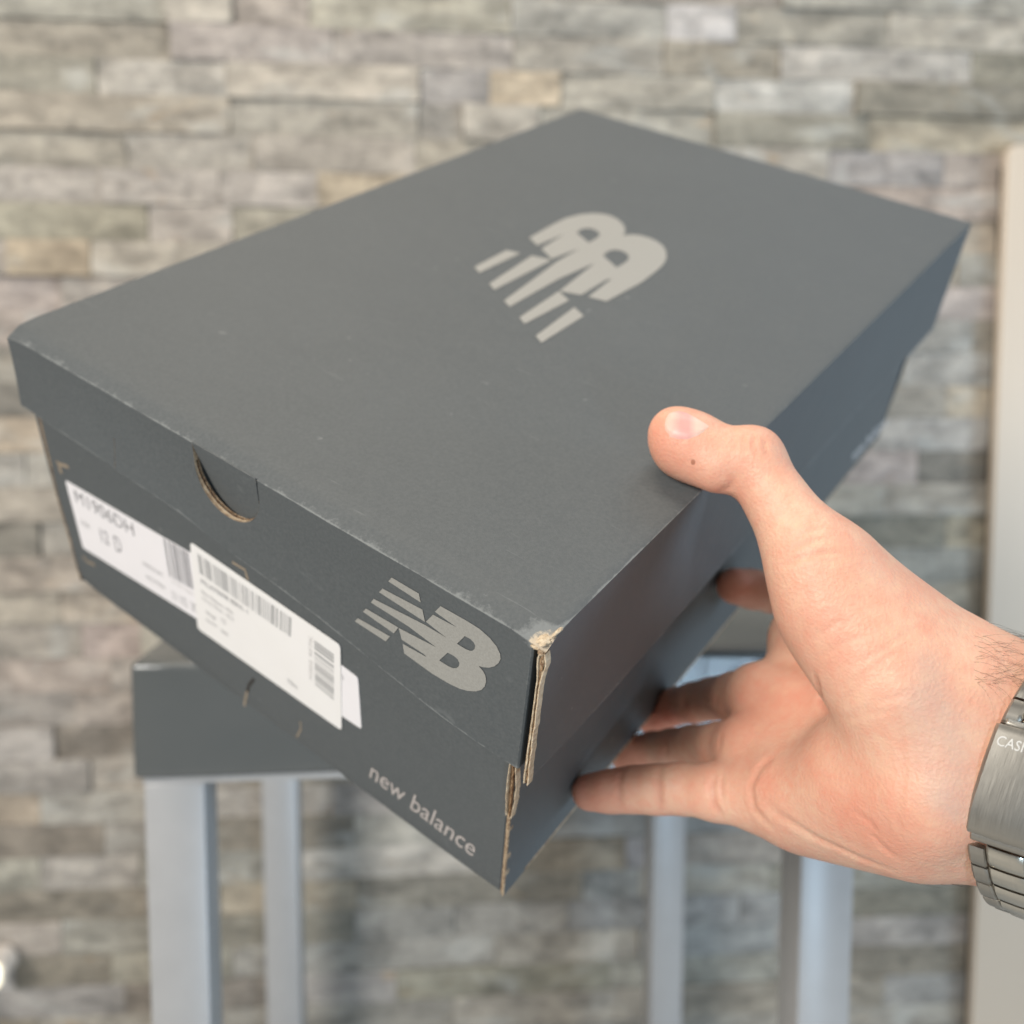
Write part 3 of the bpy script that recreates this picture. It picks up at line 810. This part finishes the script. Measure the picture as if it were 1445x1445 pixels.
def text_print(name, s, bl, br, tl, y, mat, parent, bold=0.0, cap=None, proj=None, place=None):
    """letters laid on a plane: photo pixels of the lower left, lower right and upper left corners"""
    me = text_mesh(s, bold); co = [v.co.copy() for v in me.vertices]
    x0, x1 = min(c.x for c in co), max(c.x for c in co); y0 = 0.0; y1 = cap or max(c.y for c in co)
    pr = proj or (lambda a, b: bp_front(a, b, y))
    B, R_, T_ = [Vector(pr(*p)) for p in (bl, br, tl)]
    pl = place or (lambda a, b: (a, y, b))
    for v, c in zip(me.vertices, co):
        q = B + (R_ - B) * ((c.x - x0) / (x1 - x0)) + (T_ - B) * ((c.y - y0) / (y1 - y0))
        v.co = pl(q.x, q.y)
    me.materials.clear(); me.materials.append(mat); me.name = name; me.update()
    return link(bpy.data.objects.new(name, me), parent)

# emblem traced from the flap (pixels of an enlargement of the photograph: 6.2826 x, origin 490, 800)
g_ = lambda pts: [(490 + x / 6.2826, 800 + y / 6.2826) for x, y in pts]
EMB = [
    [g_([(398, 90), (640, 232), (658, 310), (370, 124)])],
    [g_([(320, 187), (674, 372), (700, 480), (290, 218)])],
    [g_([(112, 439), (397, 600), (363, 643), (88, 466)])],
    [g_([(180, 358), (468, 525), (430, 575), (154, 385)])],
    [g_([(245, 275), (475, 392), (700, 505), (892, 619), (707, 478), (768, 417), (980, 530), (784, 392), (833, 343), (1060, 470), (1180, 545), (1270, 625), (1330, 700), (1362, 765), (1366, 810), (1350, 845), (1315, 873), (1268, 884), (1220, 880), (1178, 868),
         (1215, 910), (1238, 955), (1244, 1005), (1232, 1048), (1205, 1075), (1160, 1086), (1090, 1080), (1020, 1058), (940, 1018), (780, 925), (528, 748), (510, 664), (722, 781), (700, 757), (502, 630), (470, 528), (804, 699), (560, 520), (395, 415), (220, 306)]),
     g_([(1050, 606), (1100, 632), (1132, 664), (1144, 692), (1138, 720), (1118, 735), (1095, 733), (1060, 718), (984, 672)]),
     g_([(905, 746), (960, 775), (995, 806), (1010, 838), (1005, 866), (985, 881), (955, 880), (915, 862), (835, 812)])],
]
EM = [[[bp_front(*p) for p in lp_] for lp_ in part] for part in EMB]
def joined(name, parts, place, mat, parent):
    obs = [poly_print(name, pt, lambda a, b: (a, b, 0), mat, None) for pt in parts]
    bm = bmesh.new()
    for o in obs: bm.from_mesh(o.data)
    for o in obs: bpy.data.objects.remove(o, do_unlink=True)
    bmesh.ops.triangulate(bm, faces=bm.faces[:])
    for _ in range(4):                                           # fine enough to follow the card
        lg_ = [e for e in bm.edges if e.calc_length() > .0025]
        if not lg_: break
        bmesh.ops.subdivide_edges(bm, edges=lg_, cuts=1); bmesh.ops.triangulate(bm, faces=[f for f in bm.faces if len(f.verts) > 3])
    for v in bm.verts: v.co = place(v.co.x, v.co.y)
    return bm_obj(name, bm, mat, parent)
joined('printed_emblem', EM, lambda x, z: (x, flap_at(x, z) - .00020, z), M['print'], lid_o)
# the same emblem on the lid, a quarter turn round and 2.2 times as large
AF = np.array([[-.02557, 2.30207], [-2.17464, -.01009], [.07390 + 2.17464 * H_, -.26377 + .01009 * H_]])
joined('printed_emblem', EM, lambda x, z: (*(np.array([x, z, 1]) @ AF), H_ + .00016), M['print'], lid_o)

# name lettering on the base
text_print('printed_name', 'new balance', (521, 1096), (667, 1209), (526, 1076), BY - .00014, M['letters'], base_o, bold=.002)
text_print('printed_name', 'new balance', (1203, 650), (1250, 597), (1203, 637), 0, M['ink_faint'], base_o, bold=.01,
           proj=lambda a, b: bp_right(a, b, .0060), place=lambda a, b: (bx(b) + .0002, a, b))

# stickers on the label end
def quad_sticker(name, pix, y, mat, r=.0025):
    c = [Vector(bp_front(px, py, y)) for px, py in pix]
    out = []
    for i in range(4):
        p, a, b = c[i], c[i - 1], c[(i + 1) % 4]
        for k in range(5):
            t_ = k / 4; q0 = p + (a - p).normalized() * r; q1 = p + (b - p).normalized() * r
            out.append(q0 * (1 - t_) ** 2 + p * 2 * t_ * (1 - t_) + q1 * t_ ** 2)
    n = len(out)
    V = [(q.x, y, q.y) for q in out] + [(q.x, y + .00022, q.y) for q in out]
    F_ = [tuple(range(n))[::-1]] + [(i, (i + 1) % n, n + (i + 1) % n, n + i) for i in range(n)]
    return mesh_obj(name, V, F_, mat, shoe)
y1_, y2_ = BY - .00026, BY - .00052
lab1 = quad_sticker('size_label', [(92, 678), (400, 857), (404, 952), (117, 773)], y1_, M['paper1'], .0009)
lab3 = quad_sticker('small_label', [(440, 907), (505, 957), (510, 1029), (446, 986)], y1_, M['paper1'], .0012)
lab1['label'] = 'white size label partly covered by another label'
lab2 = quad_sticker('shipping_label', [(268, 765), (480, 911), (482, 1031), (279, 887)], y2_, M['paper2'], .0018)
lab2['label'] = 'white shipping label with two barcodes stuck over the size label'
def bars(name, tl, tr, br, bl, y, parent, mat, seed, n=46, along=False):
    rb = random.Random(seed); V, F_ = [], []
    q = [Vector(bp_front(px, py, y)) for px, py in (tl, tr, br, bl)]
    x = 0.0; k = 0
    ws = [rb.choice([1, 1, 1, 2, 2, 3]) for _ in range(n)]; tot = sum(ws)
    for i, wv in enumerate(ws):
        a, b = x / tot, (x + wv) / tot; x += wv
        if i % 2: continue
        if along: c = [q[0].lerp(q[3], a), q[1].lerp(q[2], a), q[1].lerp(q[2], b), q[0].lerp(q[3], b)]
        else: c = [q[0].lerp(q[1], a), q[0].lerp(q[1], b), q[3].lerp(q[2], b), q[3].lerp(q[2], a)]
        V += [(p.x, y, p.y) for p in c]; F_.append((k + 3, k + 2, k + 1, k)); k += 4
    return mesh_obj(name, V, F_, mat, parent)
yt1, yt2 = y1_ - .00008, y2_ - .00008
bars('barcode', (230, 759), (265, 780), (273, 832), (239, 813), yt1, lab1, M['ink'], 4, 23)
bars('barcode', (278, 781), (411, 872), (410, 899), (282, 809), yt2, lab2, M['ink_soft'], 8, 75)
bars('barcode', (443.5, 903.5), (471, 923.5), (471, 988), (444.5, 966), yt2, lab2, M['ink_soft'], 5, 33, along=True)
T_ = lambda s, bl, br, tl, par=lab1, mat=M['ink_soft'], y=yt1, bold=0.0: text_print('printed_text', s, bl, br, tl, y, mat, par, bold)
T_('M1906DH', (107.5, 708), (190, 757), (103.5, 690), mat=M['ink'])
T_('USA', (114, 739), (127, 747), (113, 732.5))
T_('12', (144, 764), (155, 770), (140, 745), mat=M['ink']); T_('D', (164, 777), (173, 782), (159.5, 755), mat=M['ink'])
T_('MEDIUM', (203, 798), (230, 814.5), (201, 792)); T_('MOYEN', (208, 817), (233, 832), (206, 811))
T_('0194 7681', (243, 822), (273, 841), (242, 818), mat=M['ink_faint']); T_('11 1/2  30', (245, 846), (279, 866), (242, 833))
T2 = lambda s, bl, br, tl, mat=M['ink_soft'], bold=0.0: T_(s, bl, br, tl, lab2, mat, yt2, bold)
T2('PKLKFB008 8BN1-1', (284, 823), (350, 867), (283, 816), bold=.01)
T2('New Balance 1906', (285, 837), (329, 868), (284, 832)); T2('Grey Silver, 46.5', (286, 846), (330, 877), (285, 841))
T2('Menge', (291, 866), (305, 875), (290.5, 861)); T2('12', (313, 878), (319, 882), (312, 871), mat=M['ink_soft'])
T2('Nummer', (291, 876), (307, 886), (290.5, 872)); T2('Neu', (313, 893), (322, 898), (312, 887))
T2('Neu', (407, 964), (420, 973), (406, 957))
text_print('printed_text', 'X002 9F7K', (441, 962), (441, 899), (436, 959), yt2, M['ink_faint'], lab2)
T_('EU', (481, 957), (485, 960), (481, 951), lab3)

def mat_skin():
    t = NT('skin'); p = t.obj()
    red = t.attr('red').outputs['Fac']; vein = t.attr('vein').outputs['Fac']; crs = t.attr('crease').outputs['Fac']
    n1 = t.noise(p, 55, 4, .6); n2 = t.noise(p, 260, 4, .65); n3 = t.noise(p, 1400, 3, .6)
    c = t.mix(t.maprange(n1, .3, .7), (.71, .37, .255, 1), (.76, .475, .335, 1))
    c = t.mix(t.maprange(n2, .45, .72, 0, .5), c, (.74, .31, .21, 1))
    c = t.mix(t.maprange(n2, .45, .25, 0, .45), c, (.80, .52, .34, 1))
    c = t.mix(t.math('MULTIPLY', red, .85, True), c, (.70, .235, .15, 1))
    c = t.mix(t.math('MULTIPLY', vein, .8, True), c, (.50, .37, .31, 1))
    c = t.mix(t.math('MULTIPLY', crs, .55, True), c, (.50, .20, .13, 1))
    t.set(Base_Color=c, Roughness=t.maprange(n2, .3, .7, .42, .56), Specular_IOR_Level=.38,
          Subsurface_Weight=.14, Subsurface_Radius=(1.0, .36, .18), Subsurface_Scale=.004)
    vo = t.add('ShaderNodeTexVoronoi', ins={'Scale': 900}); t.lk(p, vo.inputs['Vector'])
    h = t.math('ADD', t.math('MULTIPLY', vo.outputs['Distance'], .7), t.math('ADD', n3, t.math('MULTIPLY', n2, .7)))
    t.bump(h, .36, .0005)
    return t.m
M['skin'] = mat_skin()

F, D, J = build_hand(.85)
V, Q = surface_nets(F, D)
# light smoothing
deg = np.zeros(len(V)); 
E_ = np.concatenate([Q[:, [0, 1]], Q[:, [1, 2]], Q[:, [2, 3]], Q[:, [3, 0]]])
np.add.at(deg, E_[:, 0], 1); np.add.at(deg, E_[:, 1], 1)
for _ in range(3):
    acc = np.zeros_like(V); np.add.at(acc, E_[:, 0], V[E_[:, 1]]); np.add.at(acc, E_[:, 1], V[E_[:, 0]])
    V = V * .4 + acc / deg[:, None] * .6
def grad(P):
    e = 1.0; g = np.zeros_like(P)
    for i in range(3):
        d = np.zeros(3); d[i] = e
        g[:, i] = F.sample(D, P + d) - F.sample(D, P - d)
    return g / (np.linalg.norm(g, axis=1)[:, None] + 1e-9)
def cast(px, py):                         # photo pixel -> first point of the hand along that line of sight (mm)
    px = np.atleast_1d(np.asarray(px, float)); py = np.atleast_1d(np.asarray(py, float))
    d = np.stack([(px - 722.5) / FPX, (py - 722.5) / FPX, np.ones_like(px)], 1)
    z = np.full(len(px), 200.0); hit = np.zeros(len(px), bool)
    for _ in range(140):
        s = F.sample(D, np.clip(d * z[:, None], F.lo + 1, F.lo + (F.n - 2) * F.h))
        z = np.where(hit, z, z + np.clip(s * .8, .15, 8)); hit |= s < .12
    return d * z[:, None], hit & (z < 420)
def densify(pl, step=4.0):
    out = []
    for (a, b), (c, d) in zip(pl[:-1], pl[1:]):
        n = max(1, int(math.hypot(c - a, d - b) / step))
        for k in range(n): out.append((lerp(a, c, k / n), lerp(b, d, k / n)))
    return out + [pl[-1]]
N_ = grad(V)
red = np.zeros(len(V)); vein = np.zeros(len(V)); crs = np.zeros(len(V)); push = np.zeros(len(V))
for nm, r, a in (('ttip', 11, .45), ('it', 11, .8), ('idd', 10, .35), ('mt', 14, .8), ('md', 12, .6), ('rt', 14, .8), ('rd', 12, .55), ('pt', 10, .85), ('pd', 9, .3)):
    red += a * np.exp(-((V - J[nm]) ** 2).sum(1) / r ** 2)
for px, py, r, a in ((1215, 1160, 14, .38), (1150, 1075, 10, .28), (1085, 1100, 9, .40), (1240, 1180, 12, .28), (1050, 735, 8, .30), (955, 655, 8, .35), (1010, 690, 7, .4), (1130, 985, 12, .38), (1150, 870, 12, .18), (1065, 622, 7, .25), (1220, 900, 9, .18), (1180, 950, 8, .2), (930, 610, 7, .3), (1060, 985, 12, .35), (1045, 1050, 12, .35), (975, 1110, 8, .25)):
    c_, h_ok = cast(px, py); red += a * np.exp(-((V - c_[0]) ** 2).sum(1) / r ** 2)
for pl, r, a in (([(1310, 940), (1335, 1010), (1350, 1090), (1345, 1140)], 4.5, .55), ([(1290, 985), (1300, 1060), (1318, 1120)], 4, .40)):
    q = np.array(densify(pl, 14)); c_, ok = cast(q[:, 0], q[:, 1])
    m = np.zeros(len(V))
    for c in c_[ok]: m = np.maximum(m, np.exp(-((V - c) ** 2).sum(1) / r ** 2))
    vein += a * m
CRE = [  # polyline, depth mm, width mm, redness
    ([(1148, 945), (1158, 985), (1166, 1012), (1180, 1020)], .55, 1.3, .55),
    ([(1098, 1062), (1072, 1083), (1059, 1110), (1064, 1142), (1092, 1172)], .60, 1.5, .35),
    ([(1068, 1120), (1100, 1150), (1150, 1182), (1215, 1212), (1270, 1232)], .45, 1.5, .20),
    ([(1012, 1087), (1006, 1110), (1009, 1135), (1022, 1158)], .60, 1.2, .50),
    ([(1021, 1086), (1017, 1112), (1020, 1138)], .25, .9, .25),
    ([(934, 1078), (931, 1100), (934, 1146)], .40, 1.1, .55),
    ([(879, 1082), (874, 1108), (877, 1142)], .40, 1.1, .50),
    ([(1100, 802), (1130, 786), (1168, 779), (1200, 781)], .28, .9, .16),
    ([(1112, 778), (1140, 764), (1172, 758)], .24, .9, .14),
    ([(1118, 762), (1146, 748), (1166, 744)], .18, .8, .10),
    ([(1172, 1000), (1215, 965), (1262, 938)], .16, .9, .08), ([(1182, 975), (1230, 945), (1285, 905)], .14, .9, .06), ([(1150, 930), (1195, 905), (1240, 893)], .14, .9, .06),
    ([(1190, 1012), (1240, 990), (1290, 975)], .14, .9, .06), ([(1140, 905), (1180, 880), (1215, 870)], .12, .9, .05), ([(1200, 940), (1255, 912), (1300, 880)], .12, .9, .05), ([(1175, 1018), (1225, 1006), (1265, 1003)], .14, 1.0, .07),
    ([(1040, 612), (1036, 624), (1041, 636)], .26, .8, .16), ([(1052, 609), (1048, 624), (1053, 640)], .28, .8, .16), ([(1066, 611), (1063, 627), (1070, 642)], .26, .8, .14), ([(1080, 619), (1079, 632), (1084, 645)], .2, .8, .1),
    ([(1018, 694), (1030, 686), (1036, 672)], .35, 1.2, .35),
    ([(1262, 985), (1274, 1040), (1277, 1100), (1266, 1150), (1278, 1200)], .16, 1.4, .10), ([(1285, 1010), (1290, 1080), (1287, 1150)], .12, 1.2, .05),
    ([(1225, 1170), (1245, 1195), (1268, 1212)], .2, 1.2, .15), ([(1205, 1145), (1228, 1160), (1240, 1180)], .16, 1.0, .12),
    ([(1010, 1000), (1012, 980)], .3, 1.0, .4), ([(1015, 1058), (1018, 1036)], .3, 1.0, .4), ([(965, 1000), (967, 978)], .25, 1, .35), ([(940, 1066), (943, 1040)], .25, 1, .35),
]
for pl, dep, wid, rd in CRE:
    q = np.array(densify(pl, 3.0)); c_, ok = cast(q[:, 0], q[:, 1])
    if not ok.any(): continue
    c_ = c_[ok]
    lo, hi = c_.min(0) - 4 * wid, c_.max(0) + 4 * wid
    sel = np.where(((V > lo) & (V < hi)).all(1))[0]
    if not len(sel): continue
    d2 = ((V[sel][:, None, :] - c_[None]) ** 2).sum(2); k = d2.argmin(1); d = np.sqrt(d2.min(1))
    fade = np.minimum(1, 4 * np.minimum(k + .6, len(c_) - k - .4) / len(c_))
    g = np.exp(-(d / wid) ** 2) * fade
    dep *= 2.0 if dep < .3 else 1.2; rd *= 1.6
    push[sel] = np.maximum(push[sel], dep * g) - .18 * dep * np.exp(-((d - 2.1 * wid) / wid) ** 2) * fade
    crs[sel] = np.maximum(crs[sel], rd * np.exp(-(d / (wid * .8)) ** 2) * fade)
V = V - N_ * push[:, None]
# pads flatten where they press on the box
q_ = V / 1000 - tC; bu, bv, bw = q_ @ uC, q_ @ vC, q_ @ wC
lim = np.where(bw < .0592, 0.0, W_ - bx(H_ - bw))
ins = (bw > -.00012) & (bw < H_ - .0002) & (bv > .003) & (bv < L_) & (bu > lim - .00012)
d_top, d_side, d_bot = bw + .00012, bu - lim + .00012, H_ + .0002 - bw
nearest = np.argmin(np.stack([d_top, d_side, d_bot]), 0)
for k_, (dd, ax_w) in enumerate(((d_top, -wC), (d_side, -uC), (d_bot, wC))):
    m_ = ins & (nearest == k_); V[m_] += (ax_w[None] * dd[m_][:, None]) * 1000
Vw = cam2world(V / 1000)
me = bpy.data.meshes.new('hand')
me.from_pydata(Vw.tolist(), [], Q.tolist())
for nm, arr in (('red', red), ('vein', vein), ('crease', crs)):
    at_ = me.attributes.new(nm, 'FLOAT', 'POINT'); at_.data.foreach_set('value', arr.astype(np.float32))
me.polygons.foreach_set('use_smooth', [True] * len(me.polygons))
me.materials.append(M['skin']); me.update()
hand = link(bpy.data.objects.new('hand', me))
tag(hand, 'bare right hand gripping the grey shoe box with its thumb on the lid', 'hand')
# origin at the wrist
org = Vector(cam2world((J['wr'][None] + J['wu'][None]) / 2000)[0])
me.transform(Matrix.Translation(-org)); hand.location = org
loc = lambda P: cam2world(np.asarray(P) / 1000) - np.array(org[:])

# ---- thumb nail, following the thumb's surface
low = [(937.5, 598), (938.5, 607), (945, 617), (957, 621.5), (971, 622), (985, 615.5), (995, 608), (1000.5, 602.5)]
upp = [(940, 589), (944, 583), (950, 579.5), (958, 577.5), (968, 580), (980, 587.5), (992, 595.5), (1000, 600.5)]
nu, nv = 28, 14
def curve(pts, s):
    a = np.linspace(0, 1, len(pts)); return np.interp(s, a, [p[0] for p in pts]), np.interp(s, a, [p[1] for p in pts])
G = []
for j in range(nv + 1):
    for i in range(nu + 1):
        s = i / nu; l = curve(low, s); u_ = curve(upp, s); t_ = j / nv * .93
        G.append((lerp(l[0], u_[0], t_), lerp(l[1], u_[1], t_)))
G = np.array(G); P_, ok = cast(G[:, 0], G[:, 1]); N2 = grad(P_)
lift = np.array([(.34 * min(1, 5 * min(j + 0.0, nv - j + 2) / nv) * min(1, 5 * min(i + .3, nu - i) / nu) - .03) for j in range(nv + 1) for i in range(nu + 1)])
P_ = P_ + N2 * lift[:, None]
Fq = [(j * (nu + 1) + i, (j + 1) * (nu + 1) + i, (j + 1) * (nu + 1) + i + 1, j * (nu + 1) + i + 1) for j in range(nv) for i in range(nu)]
t = NT('thumb_nail'); sx_ = t.attr('along').outputs['Fac']
t.set(Base_Color=t.ramp(sx_, [(0, (.74, .50, .39)), (.18, (.72, .44, .36)), (.38, (.68, .33, .29)), (.55, (.67, .34, .30)), (.72, (.74, .50, .41)), (1, (.74, .52, .41))]), Roughness=.40, Specular_IOR_Level=.4, Subsurface_Weight=.1, Subsurface_Scale=.002)
nail = mesh_obj('thumb_nail', loc(P_), Fq, t.m, hand, 180)
at_ = nail.data.attributes.new('along', 'FLOAT', 'POINT'); at_.data.foreach_set('value', ((G[:, 0] - 937) / 63).astype(np.float32))
# mole
c_, ok = cast(978, 652); n2 = grad(c_)
bm = bmesh.new(); bmesh.ops.create_uvsphere(bm, u_segments=14, v_segments=8, radius=1)
nw = Vector(cam2world(n2)[0] - np.array(CAM[:])).normalized(); cw = Vector(loc(c_)[0])
rot = nw.to_track_quat('Z', 'Y').to_matrix().to_4x4()
bmesh.ops.transform(bm, matrix=Matrix.Translation(cw) @ rot @ Matrix.Diagonal((.0007, .0009, .00012, 1)), verts=bm.verts)
bm_obj('mole', bm, plain('mole_brown', (.42, .17, .10), .5), hand, 180)
# fine hair on the forearm
hr = random.Random(5); HV, HF = [], []
roots = [(hr.uniform(1372, 1460), hr.uniform(893, 968)) for _ in range(85)] + [(hr.uniform(1385, 1450), 0) for _ in range(22)] + [(hr.uniform(1290, 1375), 0) for _ in range(10)]
for k, (px, py) in enumerate(roots):
    if py == 0:
        ys_ = np.arange(820, 960, 1.5) if k < 107 else np.arange(1290, 1180, -1.5)
        c_, ok = cast(np.full(len(ys_), px), ys_)
        if not ok.any(): continue
        c0 = c_[ok][0]
    else:
        c_, ok = cast(px, py)
        if not ok[0]: continue
        c0 = c_[0]
    n0 = grad(c0[None])[0]; tgt = np.array([.75 + hr.uniform(-.3, .2), hr.uniform(-.5, .45), -.4 + hr.uniform(-.2, .2)])
    tgt -= n0 * (tgt @ n0); tgt /= np.linalg.norm(tgt)
    bend = np.cross(tgt, n0) * hr.uniform(-.7, .7); ln = hr.uniform(5, 12) if k < 107 else hr.uniform(3, 6)
    b0 = len(HV)
    for i in range(7):
        s = i / 6
        c = c0 + tgt * ln * s + bend * ln * s * s + n0 * (ln * (.42 * s - .26 * s * s) - .1)
        r = .034 * (1 - .75 * s)
        for a in range(3):
            an = 2.094 * a; e = np.cross(tgt, n0)
            HV.append(c + n0 * math.cos(an) * r + e * math.sin(an) * r)
        if i:
            for a in range(3): HF.append((b0 + (i - 1) * 3 + a, b0 + (i - 1) * 3 + (a + 1) % 3, b0 + i * 3 + (a + 1) % 3, b0 + i * 3 + a))
hair = mesh_obj('arm_hair', loc(np.array(HV)), HF, plain('dark_hair', (.055, .032, .02), .5), hand, 180); hair['kind'] = 'stuff'

# ================================================================ steel watch: clasp and bracelet on the inside of the wrist
def mat_steel(name, col, rough, aniso=0.):
    t = NT(name); p = t.obj()
    mp = t.add('ShaderNodeMapping', ins={'Rotation': (0, 0, 0), 'Scale': (1, 1, 1)}); t.lk(p, mp.inputs[0])
    br = t.attr('brush').outputs['Vector']
    sc = t.add('ShaderNodeMapping', ins={'Scale': (6000, 120, 1)}); t.lk(br, sc.inputs[0])
    n = t.noise(sc.outputs[0], 1.0, 4, .7)
    t.set(Base_Color=t.mix(t.maprange(n, .3, .7), tuple(c * .88 for c in col) + (1,), (*col, 1)), Metallic=1.0, Roughness=t.maprange(n, .3, .7, rough * .8, rough * 1.25))
    t.bump(n, .06, .0003)
    return t.m
M['steel'] = mat_steel('brushed_steel', (.42, .39, .34), .38); M['polish'] = mat_steel('polished_steel', (.62, .58, .50), .2)
ax0 = (K(1560, 1045, 264) - J['wr']).astype(float); ax0 /= np.linalg.norm(ax0)
mid = ((J['wr'] + J['wu']) / 2 + np.array([0, 0, 3.4])).astype(float)
e1 = (J['wu'] - J['wr']).astype(float); e1 -= ax0 * (e1 @ ax0); e1 /= np.linalg.norm(e1)
e2 = np.cross(ax0, e1); e2 *= -np.sign(e2[2])                 # towards the camera
# slide along the forearm until the near rim of the bracelet falls where the photograph has it
WC = mid + ax0 * 12.0
NTH = 120; RAD = np.zeros(NTH)
for k in range(NTH):                                    # how far the arm reaches in each direction, over the bracelet's width
    th = 2 * math.pi * k / NTH; dr = e1 * math.sin(th) + e2 * math.cos(th)
    rs = np.arange(8, 60, .25)
    for s_ in (-8, -3, 3, 8):
        v_ = F.sample(D, np.clip(WC + ax0 * s_ + dr * rs[:, None], F.lo + 1, F.lo + (F.n - 2) * F.h))
        i_ = np.argmax(v_ > 0); RAD[k] = max(RAD[k], rs[i_])
for _ in range(4): RAD = np.maximum(RAD, (np.roll(RAD, 1) + np.roll(RAD, -1)) / 2 * .6 + RAD * .4)
print('WATCH RAD', RAD[::10].round(1).tolist())
def ring(s, th, rr):
    f = (th / (2 * math.pi)) % 1 * NTH; i = int(f) % NTH; r = lerp(RAD[i], RAD[(i + 1) % NTH], f - int(f))
    sh = .10 * r * math.sin(th) - .7 * (r * math.cos(th) - 24)                          # the bracelet sits a little askew on the wrist
    return WC + ax0 * (s + sh) + (e1 * math.sin(th) + e2 * math.cos(th)) * (r + .3 + rr)
pj = lambda P: (round(P[0] / P[2] * FPX + 722.5), round(P[1] / P[2] * FPX + 722.5))
print('CLASP', [pj(ring(s, th, 3.4)) for s, th in ((-10, -.5), (-10, 0), (-10, .72), (-9.2, 1.2), (-9.2, 1.6))])
watch = tag(empty('wrist_watch', Vector(cam2world(WC[None] / 1000)[0])), 'steel bracelet watch with engraved folding clasp worn on the wrist', 'watch')
wloc = lambda P: cam2world(np.asarray(P) / 1000) - np.array(watch.location[:])
def band_piece(name, s0, s1, t0, t1, r0, r1, mat, parent, nt=10, round_=.35, crown=0.0):
    V_, F_ = [], []; B_ = []
    prof = [(s0, r0), (s0, r1 - round_), (s0 + round_, r1)] + [(lerp(s0 + round_, s1 - round_, k / 4), r1 + crown * math.sin(math.pi * k / 4)) for k in (1, 2, 3)] + [(s1 - round_, r1), (s1, r1 - round_), (s1, r0)]
    m = len(prof)
    for i in range(nt + 1):
        q = i / nt; th = lerp(t0, t1, q)
        ins = round_ if i in (0, nt) else 0
        for (s, r) in prof:
            V_.append(ring(s, th, r - (ins if r > r0 + .01 else 0))); B_.append((s * .001, th * .03, 0))
        if i:
            for a in range(m):
                F_.append(((i - 1) * m + a, (i - 1) * m + (a + 1) % m, i * m + (a + 1) % m, i * m + a))
    F_.append(tuple(range(m))[::-1]); F_.append(tuple(range(nt * m, nt * m + m)))
    o = mesh_obj(name, wloc(np.array(V_)), F_, mat, parent, 40)
    bm = bmesh.new(); bm.from_mesh(o.data); bmesh.ops.recalc_face_normals(bm, faces=bm.faces[:]); bm.to_mesh(o.data); bm.free()
    at2 = o.data.attributes.new('brush', 'FLOAT_VECTOR', 'POINT'); at2.data.foreach_set('vector', np.array(B_, np.float32).ravel())
    return o
clasp = band_piece('clasp', -10, 10, -.62, .28, .6, 3.4, M['steel'], watch, 24, .6, .25)
band_piece('clasp_lip', -8.2, 8.2, -.67, -.623, .6, 3.0, M['steel'], clasp, 4, .3)
band_piece('clasp_underplate', -8.6, 8.6, .285, .35, .3, 2.6, M['steel'], clasp, 4, .3)
# engraved maker's word
me_t = text_mesh('CASIO', .006)
co = [v.co.copy() for v in me_t.vertices]; x0 = min(c.x for c in co); x1 = max(c.x for c in co)
V_ = [ring(-8.7 + (c.x - x0) / (x1 - x0) * 8.8, -.45 - c.y / .72 * .08, 3.82) for c in co]
me_t.vertices.foreach_set('co', wloc(np.array(V_)).astype(np.float32).ravel()); me_t.materials.clear(); me_t.materials.append(plain('engraving_silver', (.66, .64, .60), .5, .5)); me_t.update(); me_t.name = 'engraved_word'
link(bpy.data.objects.new('engraved_word', me_t), clasp)
# links all the way round
th = .36
while th < 2 * math.pi - .69:
    # keep the pitch even along the flattened loop
    p0 = ring(0, th, 1.5); dt = .02
    while np.linalg.norm(ring(0, th + dt, 1.5) - p0) < 7.0: dt += .01
    t1 = min(th + dt, 2 * math.pi - .68)
    lk_ = band_piece('link', -4.6, 4.6, th + .012, t1 - .012, .5, 2.7, M['polish'], watch, 5, .5, .15)
    for s0, s1 in ((-9.2, -4.85), (4.85, 9.2)):
        band_piece('link_side', s0, s1, th + .055, t1 + .035, .4, 2.45, M['steel'], lk_, 5, .5)
    th = t1
